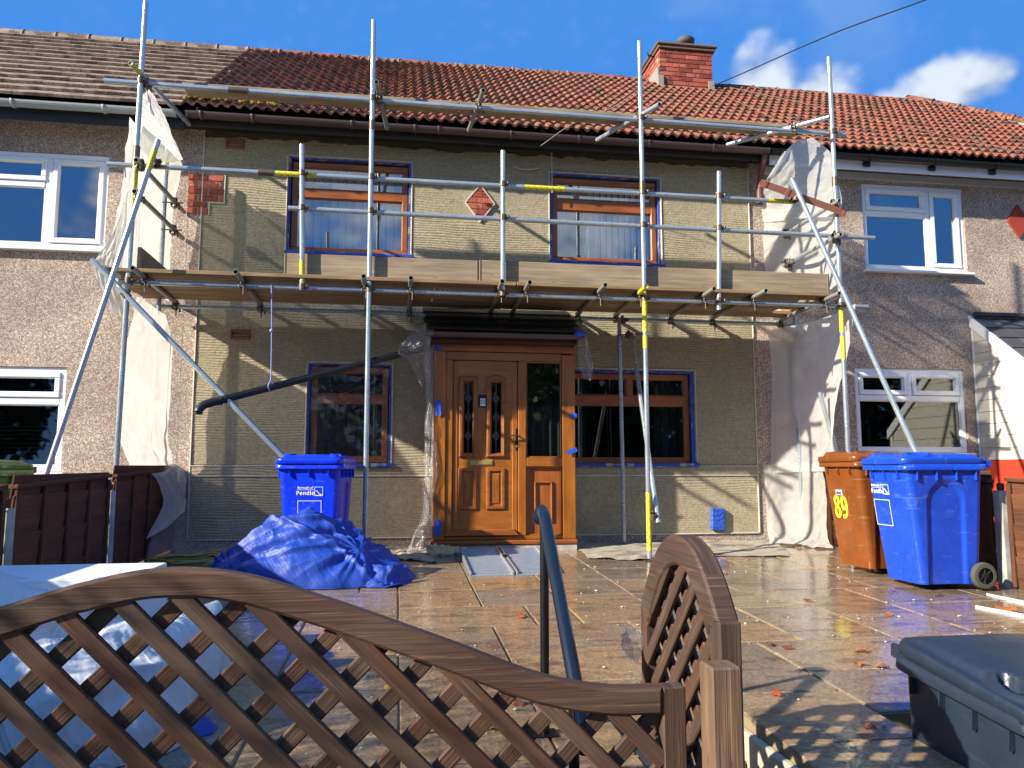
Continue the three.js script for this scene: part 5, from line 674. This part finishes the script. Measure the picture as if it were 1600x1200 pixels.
// ---------- debris sheets on the scaffold ends ----------
{
  const X = -2.5, sh = (n, l, c, nu, nv, f, s, fu, fv, gr) => { const t = thing(n, l, 'sheet', [0, 0, 0]); for (const q of Array.isArray(c[0][0][0]) ? c : [c]) mesh('sheet', cloth(q, nu, nv, f, s, fu, fv), sheetMat, t); return t; };
  sh('debris_sheet', 'white translucent sheet hanging at the upper left end of the scaffold', [
    [[[-2.44, 4.5, 1.33], [-2.44, 4.56, 1.0], [-2.42, 4.5, 0.75], [-2.4, 4.3, 0.4]], [[-2.47, 4.22, 1.36], [-2.38, 4.26, 0.95], [-2.36, 4.24, 0.6], [-2.33, 4.2, 0.3]], [[-2.5, 3.95, 1.36], [-2.46, 3.92, 1.0], [-2.44, 4.0, 0.7], [-2.42, 4.12, 0.4]]],
    [[[-2.58, 4.2, 1.3], [-2.6, 4.26, 0.8], [-2.52, 4.26, 0.4], [-2.4, 4.28, 0.06]], [[-2.58, 3.6, 1.3], [-2.63, 3.6, 0.9], [-2.6, 3.7, 0.5], [-2.46, 3.72, 0.1]], [[-2.6, 3.2, 1.36], [-2.6, 3.2, 0.9], [-2.62, 3.2, 0.5], [-2.48, 3.2, 0.08]], [[-2.6, 2.7, 1.36], [-2.6, 2.7, 0.9], [-2.6, 2.7, 0.5], [-2.5, 2.68, 0.06]]],
    [[[-2.52, 3.5, 1.37], [-2.53, 3.45, 1.34]], [[-2.64, 3.0, 1.42], [-2.54, 2.95, 1.32]], [[-2.74, 2.7, 1.46], [-2.56, 2.6, 1.3]], [[-2.6, 2.3, 1.4], [-2.5, 2.25, 1.3]]]], 50, 70, 0.03, 12, 3, 1.3);
  sh('debris_sheet', 'white sheet hanging below the platform and spilling over the dark fence', [
    [[[-2.5, 2.52, 1.0], [-2.46, 2.5, 0.6], [-2.44, 2.45, 0.25]], [[-2.5, 2.2, 1.15], [-2.44, 2.2, 0.6], [-2.4, 2.2, 0.2]], [[-2.5, 1.6, 1.3], [-2.42, 1.6, 0.7], [-2.4, 1.6, 0.15]], [[-2.5, 1.2, 1.3], [-2.42, 1.15, 0.7], [-2.38, 1.1, 0.15]], [[-2.48, 0.88, 1.05], [-2.4, 0.86, 0.6], [-2.36, 0.88, 0.1]]],
    [[[-2.42, 0.88, 0.95], [-2.36, 0.9, 0.5], [-2.3, 0.9, 0.12]], [[-2.3, 0.8, 0.9], [-2.26, 0.8, 0.5], [-2.24, 0.82, 0.1]], [[-2.24, 0.55, 0.75], [-2.2, 0.5, 0.5], [-2.2, 0.6, 0.1]], [[-2.24, 0.22, 1.25], [-2.18, 0.3, 0.8], [-2.16, 0.42, 0.35]]]], 44, 80, 0.035, 23, 2.5, 1.2);
  sh('debris_sheet', 'white translucent sheet hanging at the upper right end of the scaffold', [
    [[[4.4, 4.5, 0.72], [4.46, 4.57, 0.95], [4.53, 4.52, 1.15]], [[4.42, 4.3, 0.2], [4.55, 4.33, 0.7], [4.66, 4.28, 1.3]], [[4.45, 4.08, 0.06], [4.66, 4.02, 0.6], [4.69, 3.92, 1.36]], [[4.46, 3.9, 0.06], [4.7, 3.76, 0.7], [4.7, 3.55, 1.37]]],
    [[[4.48, 4.0, 0.06], [4.72, 3.95, 0.5], [4.78, 3.9, 0.9], [4.72, 3.8, 1.3]], [[4.46, 3.5, 0.04], [4.74, 3.5, 0.5], [4.78, 3.4, 0.9], [4.72, 3.3, 1.28]], [[4.5, 2.7, 0.04], [4.76, 2.7, 0.5], [4.76, 2.7, 0.9], [4.7, 2.7, 1.25]]]], 60, 70, 0.03, 34, 3, 1.2);
  sh('debris_sheet', 'long white sheet hanging under the platform beside the brown bin', [
    [[[4.44, 2.52, 0.1], [4.72, 2.55, 0.6], [4.74, 2.55, 1.0], [4.8, 2.6, 1.38]], [[4.5, 2.2, 0.06], [4.74, 2.2, 0.5], [4.78, 2.2, 0.9], [4.76, 2.1, 1.25]], [[4.48, 1.6, 0.06], [4.72, 1.6, 0.5], [4.78, 1.7, 0.8], [4.72, 1.6, 1.05]], [[4.46, 1.2, 0.06], [4.74, 1.2, 0.4], [4.74, 1.15, 0.8], [4.68, 1.1, 1.0]], [[4.44, 0.8, 0.06], [4.72, 0.82, 0.4], [4.76, 0.82, 0.7], [4.74, 0.8, 1.02]]],
    [[[4.36, 0.9, 0.06], [4.6, 0.92, 0.16], [4.74, 0.92, 0.45], [4.78, 0.9, 0.62]], [[4.38, 0.5, 0.05], [4.6, 0.5, 0.14], [4.74, 0.5, 0.5], [4.8, 0.5, 0.64]], [[4.36, 0.15, 0.1], [4.56, 0.12, 0.22], [4.7, 0.12, 0.5], [4.78, 0.12, 0.66]], [[4.24, 0.02, 0.4], [4.44, 0.02, 0.55], [4.56, 0.01, 0.75], [4.74, 0.0, 0.86]]]], 56, 80, 0.035, 45, 3, 1.2);
}
// ---------- loose items ----------
{
  const dp = thing('drainpipe', 'loose black drainpipe with an elbow slung from a string across the wall', 'pipe', [0, 0, 0]), bp = mat(0x17181a, 0.4, { bumpMap: grime, bumpScale: 0.004 });
  const A = [-1.62, 1.478, 1.44], Bp = [0.26, 2.105, 0.8]; mesh('pipe', rod(A, Bp, 0.035, 20), bp, dp); mesh('elbow', tubeAlong([A, [-1.68, 1.458, 1.46], [-1.745, 1.43, 1.48], [-1.775, 1.39, 1.5], [-1.782, 1.36, 1.51]], 0.039, 24, 18), bp, dp); for (const t of [0.0, 0.02]) mesh('socket', rod([lerp(A[0], Bp[0], t), lerp(A[1], Bp[1], t), lerp(A[2], Bp[2], t)], [lerp(A[0], Bp[0], t + 0.012), lerp(A[1], Bp[1], t + 0.012), lerp(A[2], Bp[2], t + 0.012)], 0.043, 20), bp, dp);
  mesh('pipe_lip', new THREE.TorusGeometry(0.037, 0.006, 8, 20).rotateX(Math.PI / 2).translate(-1.783, 1.352, 1.512), bp, dp);
  const st = mat(0x8f9ad0, 0.9); top('string', join([tubeAlong([[-1.21, 2.62, 1.325], [-1.2, 2.4, 1.33], [-1.19, 2.05, 1.33], [-1.183, 1.66, 1.33]], 0.005, 30, 6), new THREE.TorusGeometry(0.03, 0.005, 6, 16).rotateY(Math.PI / 2).translate(-1.21, 2.592, HZ), tubeAlong([[-1.19, 1.68, 1.33], [-1.2, 1.62, 1.37], [-1.18, 1.58, 1.3], [-1.17, 1.66, 1.3], [-1.19, 1.7, 1.33]], 0.005, 20, 6), new THREE.IcosahedronGeometry(0.018, 1).translate(-1.194, 2.16, 1.33)]), st, 'pale blue string hanging from the platform and holding the black pipe', 'string');
  const wrap = (l, c, s) => { const t = thing('plastic_wrap', l, 'plastic wrap', [0, 0, 0]); for (const q of c) mesh('film', cloth(q, 40, 50, 0.05, s, 4, 3), filmMat, t); return t; };
  wrap('crumpled clear plastic bunched round the black pipe under the porch roof', [[[[0.1, 2.2, 0.95], [0.25, 2.32, 0.9], [0.4, 2.3, 0.82]], [[0.0, 2.05, 0.98], [0.2, 2.12, 1.0], [0.36, 2.22, 0.85]], [[0.1, 1.95, 0.86], [0.25, 2.0, 0.9], [0.34, 2.05, 0.78]], [[0.25, 1.7, 0.72], [0.3, 1.75, 0.74], [0.36, 1.8, 0.7]]], [[[0.15, 2.5, 0.5], [0.3, 2.4, 0.72]], [[0.1, 2.2, 0.8], [0.3, 2.25, 0.85]], [[0.18, 2.0, 0.8], [0.36, 2.1, 0.78]]]], 52);
  wrap('strip of clear plastic film taped down the left edge of the porch', [[[[0.27, 2.1, 0.5], [0.33, 2.15, 0.58], [0.4, 2.18, 0.566]], [[0.29, 1.5, 0.5], [0.34, 1.5, 0.59], [0.42, 1.5, 0.568]], [[0.27, 0.8, 0.5], [0.33, 0.8, 0.6], [0.43, 0.8, 0.568]], [[0.22, 0.25, 0.52], [0.32, 0.2, 0.61], [0.4, 0.2, 0.57]], [[0.1, -0.02, 0.66], [0.26, 0.0, 0.7], [0.36, 0.03, 0.62]]]], 57);
  wrap('torn plastic film hanging from the right end of the porch gutter', [[[[1.86, 2.37, 0.72], [1.94, 2.4, 0.76], [2.02, 2.35, 0.7]], [[1.9, 2.25, 0.78], [1.98, 2.26, 0.84], [2.05, 2.25, 0.75]], [[1.92, 2.1, 0.72], [2.0, 2.1, 0.78], [2.08, 2.12, 0.72]], [[1.98, 1.84, 0.7], [2.05, 1.8, 0.75], [2.12, 1.85, 0.7]]]], 63);
  for (const [l, x0, x1, y0, y1, rz] of [['upper blue tape strip on the left post of the porch', 0.404, 0.462, 1.42, 1.575, 0.03], ['lower blue tape strip on the left post of the porch, near the sill', 0.404, 0.466, 0.155, 0.325, -0.05], ['small blue tape scrap on the right post, level with the window rail', 1.885, 1.95, 1.405, 1.46, -0.3], ['slanted blue tape scrap on the right post, below the other scrap', 1.836, 1.95, 1.02, 1.07, 0.35], ['blue tape at the top left corner of the porch under the gutter', 0.39, 0.455, 2.125, 2.178, 0.4]]) { const w = x1 - x0, h = y1 - y0; top('masking_tape', surface(8, 6, (u, v) => [w * (u - 0.5), h * (v - 0.5) * (1 + 0.15 * (F2(u * 5, 1, 2, 5) - 0.5)), 0.003 * Math.sin(u * 7 + v * 3), u, v]), blueTape, l, 'tape', [(x0 + x1) / 2, (y0 + y1) / 2, 0.57], [0, 0, rz]); }
  top('masking_tape', heapTape(), blueTape, 'crumpled blue tape knot at the right end of the porch gutter', 'tape', [1.93, 2.3, 0.82]);
  function heapTape() { const g = new THREE.IcosahedronGeometry(0.04, 3), p = g.attributes.position; for (let i = 0; i < p.count; i++) { const k = 0.7 + 0.8 * F2(p.getX(i) * 40, p.getY(i) * 40 + p.getZ(i) * 30, 3, 4); p.setXYZ(i, p.getX(i) * k * 1.3, p.getY(i) * k * 0.8, p.getZ(i) * k * 0.8); } g.computeVertexNormals(); return g; }
  const tb = top('taped_box', (() => { const g = hullBox(0.17, 0.26, 0.05, 0.014); return uvBox(g); })(), mat(0x2450b8, 0.6, { bumpMap: tex(128, 0.2, (u, v) => fbm(u, v, 4, 7, 5, 99), false), bumpScale: 0.02 }), 'small box covered with blue tape low on the combed wall', 'box', [3.775, 0.255, 0.034], [0, 0, -0.03]);
  // length of brown gutter caught behind the right raker
  const gl = thing('gutter_length', 'short brown plastic gutter length hanging behind the raking tube', 'gutter', [3.78, 3.87, 1.39], 0); { const prof = [[-0.035, 0.035], [-0.035, -0.035], [0.035, -0.035], [0.035, 0.035], [0.029, 0.035], [0.029, -0.029], [-0.029, -0.029], [-0.029, 0.035]]; const g = extr(prof, 0.98).rotateY(Math.PI / 2); const m = mat(0xa06a58, 0.5, { bumpMap: grime, bumpScale: 0.003 }); const q = mesh('channel', uvBox(g), m, gl, [0, 0, 0], [0.5, 0, -0.29]); q.rotation.order = 'ZXY'; for (const t of [0.02, 0.28, 0.95]) mesh('union', (() => { const u = extr(prof.map(p => [p[0] * 1.13, p[1] * 1.1]), 0.035).rotateY(Math.PI / 2).translate(t, 0, 0); return uvBox(u); })(), m, gl, [0, 0, 0], [0.5, 0, -0.29]).rotation.order = 'ZXY'; }
  // folding ramp lying in front of the door
  const rp = thing('folding_ramp', 'grey aluminium folding ramp with ribbed surface lying before the front door', 'ramp', [0.62, gy(1.3), 1.42], 0); const al = mat(0xb9bfc4, 0.42, { metalness: 0.6, roughnessMap: grime });
  for (const [x, k] of [[0.02, 0], [0.43, 1]]) { mesh('panel', bounds(x, x + 0.395, 0.02, 0.032, -0.6, 0.6, 0.003), al, rp, [0, 0, 0], [0.05 + SL, 0, 0]); for (let i = 0; i < 22; i++) mesh('tread_rib', bounds(x + 0.02, x + 0.375, 0.033, 0.042, -0.57 + i * 0.052, -0.552 + i * 0.052, 0.002), al, rp, [0, 0, 0], [0.05 + SL, 0, 0]); for (const s of [x, x + 0.375]) mesh('side_rail', bounds(s, s + 0.02, 0.005, 0.06, -0.602, 0.602, 0.003), al, rp, [0, 0, 0], [0.05 + SL, 0, 0]); }
  mesh('latch', bounds(0.4, 0.44, 0.06, 0.075, -0.1, -0.02, 0.004), black, rp, [0, 0, 0], [0.05 + SL, 0, 0]); mesh('hinge', bounds(0.417, 0.428, 0.03, 0.04, -0.6, 0.6, 0.002), black, rp, [0, 0, 0], [0.05 + SL, 0, 0]);
  // dust sheets at the foot of the wall
  const ds = mat(0xffffff, 0.9, { map: tex(512, 1.2, (u, v) => mix3(hex(0xa59c8a), hex(0x6f695c), sstep(0.42, 0.66, fbm(u, v, 7, 7, 6, 905)) * 0.8)), bumpMap: grime, bumpScale: 0.02 });
  const flat = (n, l, pts, s) => top(n, cloth(pts.map(rw => rw.map(p => [p[0], gy(p[1]) + 0.018, p[1]])), 70, 40, 0.018, s, 7, 3), ds, l, 'dust sheet');
  flat('dust_sheet', 'splattered pale dust sheet along the wall foot right of the porch', [[[1.96, 0.05], [2.8, 0.05], [3.6, 0.06], [4.35, 0.05]], [[1.95, 0.6], [2.8, 0.6], [3.6, 0.6], [4.3, 0.5]], [[1.9, 1.2], [2.45, 1.4], [3.05, 1.2], [4.0, 1.3]]], 6);
  flat('dust_sheet', 'splattered pale dust sheet between tarpaulin and porch', [[[-0.4, 0.05], [0, 0.05], [0.34, 0.05]], [[-0.4, 0.6], [0, 0.6], [0.36, 0.6]], [[-0.3, 1.0], [0.05, 1.05], [0.4, 1.3]]], 16);
  flat('dust_sheet', 'pale dust sheet on the paving beside the hose and fence', [[[-2.25, 0.04], [-1.7, 0.05], [-1.2, 0.05]], [[-2.25, 0.5], [-1.7, 0.55], [-1.25, 0.5]], [[-2.25, 0.95], [-1.8, 0.9], [-1.35, 0.85]]], 26);
  top('paper_scrap', cloth([[[0.3, 0.06, 0.66], [0.45, 0.07, 0.68], [0.7, 0.04, 0.68]], [[0.3, 0.09, 0.72], [0.45, 0.08, 0.76], [0.72, 0.06, 0.74]], [[0.32, -0.0, 0.82], [0.48, -0.0, 0.86], [0.74, 0.01, 0.8]]], 40, 20, 0.04, 71, 6, 4), mat(0xc2a878, 0.9), 'crumpled beige paper on the ground at the porch sill', 'paper');
  // stuck film over the fence foot, hose, corner beads, leaves
  top('plastic_film', cloth([[[-2.28, 0.42, 0.45], [-2.26, 0.46, 0.25], [-2.2, 0.48, 0.08]], [[-2.26, 0.2, 1.0], [-2.22, 0.25, 0.6], [-2.14, 0.3, 0.1]], [[-2.24, 0.0, 1.2], [-2.1, 0.02, 0.9], [-2.0, 0.02, 0.3]]], 40, 40, 0.04, 81, 4, 3), filmMat, 'dusty clear plastic film lying against the foot of the dark fence', 'plastic film');
  { const p = [], r = rng(71); for (let i = 0; i < 70; i++) { const a = i * 0.55, R = 0.16 + 0.1 * r() + 0.0008 * i, z = 1.12 + Math.sin(a) * R * 0.9; p.push([-1.92 + Math.cos(a) * R * 1.35 + (r() - 0.5) * 0.05, gy(z) + 0.016 + (i % 9) * 0.006 + r() * 0.02, z]); } p.push([-1.55, gy(1.4) + 0.014, 1.4], [-1.4, gy(1.6) + 0.014, 1.62]); top('hose', tubeAlong(p, 0.0095, 900, 8), mat(0x9a8f4a, 0.5), 'tangled coil of yellowish green hose on the ground beside the fence', 'hose'); }
  const perf = mat(0xffffff, 0.6, { map: tex([256, 64], [0.12, 0.03], (u, v) => { const a = Math.hypot((mod(u * 8, 1) - 0.5) * 1, (v - 0.5) * 2); return a < 0.32 ? hex(0x6a6560) : hex(0xe2e2de); }) });
  for (const [l, a, b] of [['white perforated corner bead lying beside the bin wheel', [4.55, 3.32], [4.62, 5.2]], ['white perforated corner bead lying among leaves, nearer than the other', [4.12, 3.72], [4.5, 5.4]]]) { const L = Math.hypot(b[0] - a[0], b[1] - a[1]); const m = top('corner_bead', join([bx(L, 0.003, 0.045, 0.001), bx(L, 0.03, 0.003, 0.001).translate(0, 0.015, 0.022)]), perf, l, 'bead', [(a[0] + b[0]) / 2, gy((a[1] + b[1]) / 2) + 0.012, (a[1] + b[1]) / 2], [0, -Math.atan2(b[1] - a[1], b[0] - a[0]), 0]); }
  const lc = [0x9a4a18, 0xb5651c, 0x7a3e1c, 0xc08a1e, 0x6e4020], lm = lc.map(c => mat(c, 0.6, { transmission: 0.15, thickness: 0 }));
  const leafGeo = s => { const o = []; const n = 26; for (let i = 0; i < n; i++) { const a = i / n * Math.PI * 2, r0 = 1 + 0.35 * Math.cos(5 * a) * (a > 0.4 && a < 5.9 ? 1 : 0.2) + 0.12 * Math.cos(15 * a + s); o.push([Math.cos(a) * r0 * 0.03, Math.sin(a) * r0 * 0.026]); } const g = new THREE.ShapeGeometry(new THREE.Shape(o.map(p => new THREE.Vector2(...p)))).rotateX(-Math.PI / 2); const p = g.attributes.position; for (let i = 0; i < p.count; i++) p.setY(i, 0.008 * Math.sin(p.getX(i) * 90 + s) + 0.25 * Math.abs(p.getZ(i)) + 0.004); g.computeVertexNormals(); return g; };
  const lg = [1, 2, 3].map(leafGeo), r = rng(15);
  [[3.87, 3.14, 1], [4.19, 3.9, 1.9], [2.57, 4.72, 1], [2.41, 4.95, 1], [2.5, 5.02, 1.1], [2.14, 4.53, 0.9], [1.76, 5.33, 1], [1.91, 5.79, 1], [2.2, 4.6, 0.9], [0.84, 3.64, 1], [-0.01, 5.05, 1], [0.38, 5.58, 1], [0.1, 5.6, 1.1], [-0.5, 5.6, 1.2], [-0.3, 5.9, 1], [0.55, 5.3, 1], [-0.75, 5.95, 1.1], [3.3, 3.9, 0.9], [4.1, 3.35, 0.9], [3.0, 3.4, 0.8], [0.2, 5.3, 0.9], [2.9, 2.2, 0.7]].forEach(([x, z, s], i) => { const big = i === 1; const m = top('fallen_leaf', lg[i % 3], lm[big ? 1 : Math.floor(r() * 5)], big ? 'large orange fallen leaf beside the white corner beads' : 'small brown autumn leaf lying flat on the wet paving', 'leaf', [x, gy(z) + 0.006, z], [SL + (r() - 0.5) * 0.2, r() * 6, (r() - 0.5) * 0.2], big ? null : 'autumn leaves fallen on the paving'); m.scale.setScalar(s * 1.05); });
  // wires
  const cb = mat(0x1b1c20, 0.7); top('overhead_cable', tubeAlong([[4.96, 6.99, -2.42], [5.1, 6.76, -1.5], [5.4, 6.3, 0.4], [5.72, 5.86, 2.0], [6.4, 4.9, 6]], 0.008, 60, 6), cb, 'thin black cable running up from the chimney foot across the sky', 'cable');
  top('roof_wire', tubeAlong([[5.2, 6.95, -2.35], [6.14, 6.24, -1.4], [7.2, 5.52, -0.5], [8.0, 4.98, 0.2]], 0.005, 40, 5), mat(0x8a644c, 0.7), 'thin pale wire lying slantwise across the right red roof', 'wire');
  top('roof_wire', tubeAlong([[5.0, 6.8, -2.3], [4.9, 6.0, -1.1], [4.72, 4.62, 0.9]], 0.004, 30, 5), mat(0x8f6c52, 0.7), 'thin tie wire from the chimney foot down to the scaffold end', 'wire');
  top('phone_wire', tubeAlong([[1.58, 4.54, 0.45], [1.9, 4.68, 0.8], [2.3, 4.8, 1.0], [2.6, 4.96, 1.3]], 0.004, 30, 5), mat(0x8d8a84, 0.7), 'thin grey wire from the brown gutter to the scaffold tube', 'wire');
  top('phone_wire', tubeAlong([[1.34, 4.44, 0.04], [1.42, 4.41, 0.06], [1.52, 4.41, 0.06], [1.63, 4.44, 0.04]], 0.008, 20, 6), mat(0xb5b2aa, 0.7), 'loose white wire end curling on the wall above the right upper window', 'wire'); top('phone_wire', tubeAlong([[1.79, 4.64, 0.05], [1.792, 4.4, 0.06], [1.795, 4.14, 0.05]], 0.007, 20, 6), mat(0xb5b2aa, 0.7), 'thin white wire hanging straight down over the right upper window corner', 'wire');
}

// ---------- across the street: what the panes mirror, and the hedge that shades the lattice ----------
function crown(cx, cy, cz, rx, ry, n, s, seed) { const r = rng(seed), pos = []; for (let i = 0; i < n; i++) { let a = r() * 6.283, b = Math.acos(2 * r() - 1), q = Math.cbrt(0.25 + 0.75 * r()); const k = 0.75 + 0.5 * F2(Math.cos(a) * 2 + 5, b * 2, 3, seed); const x = cx + Math.sin(b) * Math.cos(a) * rx * q * k, y = cy + Math.cos(b) * ry * q * k, z = cz + Math.sin(b) * Math.sin(a) * rx * q * k; const u = new THREE.Vector3(r() - 0.5, r() - 0.5, r() - 0.5).normalize().multiplyScalar(s), v = new THREE.Vector3(r() - 0.5, r() - 0.5, r() - 0.5).normalize().multiplyScalar(s); pos.push(x, y, z, x + u.x, y + u.y, z + u.z, x + v.x, y + v.y, z + v.z, x + u.x, y + u.y, z + u.z, x + u.x + v.x, y + u.y + v.y, z + u.z + v.z, x + v.x, y + v.y, z + v.z); } return fromTris(pos); }
{
  const lf = [0x3a4a20, 0x5a5a24, 0x33401e].map(c => mat(c, 0.8, { transmission: 0.3, thickness: 0 })), bark = mat(0x3a3028, 0.9);
  [['tall dark green tree across the road, mirrored in the door glass', -3, 30, 8.5, 0], ['broad yellowing tree across the road, mirrored in the ground floor panes', 6, 27, 7, 1], ['slim dark tree across the road, mirrored in the right panes', 13, 29, 8, 2], ['distant green tree across the road, left of the tall one', -12, 31, 8, 0], ['dark green tree mirrored in the left half of the wide ground floor window', 10, 32, 8, 2], ['tall green tree across the road, right of the slim dark one', 19, 30, 8.5, 0], ['spreading dark tree across the road, far to the right', 26, 28, 8, 2], ['green tree across the road, last one to the right', 33, 30, 8, 0], ['dark tree across the road, last one to the left', -20, 30, 8, 2]].forEach(([l, x, z, h, k], i) => { const t = thing('tree', l, 'tree', [x, -0.93, z]); const tr = []; tr.push(orient(new THREE.CylinderGeometry(0.1, 0.24, h * 0.6, 10).translate(0, h * 0.3, 0), [0, 0, 0], [0.2, h * 0.6, 0])); for (let j = 0; j < 7; j++) { const a = j * 2.4, y = h * (0.3 + j * 0.05); tr.push(orient(new THREE.CylinderGeometry(0.03, 0.08, h * 0.35, 6).translate(0, h * 0.175, 0), [0.1, y, 0], [Math.cos(a) * h * 0.25, y + h * 0.25, Math.sin(a) * h * 0.25])); } mesh('trunk', join(tr), bark, t); mesh('crown', crown(0, h * 0.58, 0, h * 0.46, h * 0.44, 4200, 0.34, 40 + i), lf[k], t); });
  const hd = thing('hedge', 'clipped green hedge beyond the dark fence', 'hedge', [-3.15, -0.85, 6.9]); mesh('foliage', (() => { const r = rng(5), g = []; for (let i = 0; i < 14000; i++) { const f = r(); let x = (r() - 0.5) * 0.7, y = r() * 2.75, z = (r() - 0.5) * 2.6; const e = 0.35 - Math.abs(x); const a = r() * 6.28, s = 0.035; g.push(x, y, z, x + s * Math.cos(a), y + s * (r() - 0.3), z + s * Math.sin(a), x + s * (r() - 0.5), y + s, z + s * (r() - 0.5)); } return fromTris(g); })(), lf[2], hd); mesh('stem', rod([0, 0, 0], [0, 1.3, 0], 0.05), bark, hd);
  for (let i = 0; i < 2; i++) { const h = thing('terraced_house', i ? 'far brick house across the road with dark roof, right one' : 'far brick house across the road with dark roof, left one', 'house', [i ? 9 : -8, -0.9, 38]); mesh('wall', bounds(-6, 6, 0, 5.2, 0, 7), brickMats[2], h); mesh('roof', extr([[-0.4, 5.2], [7.4, 5.2], [3.5, 7.8]], 12.6).rotateY(-Math.PI / 2).translate(6.3, 0, 0), greyTiles[0], h); }
}
renderer.render(scene, camera);
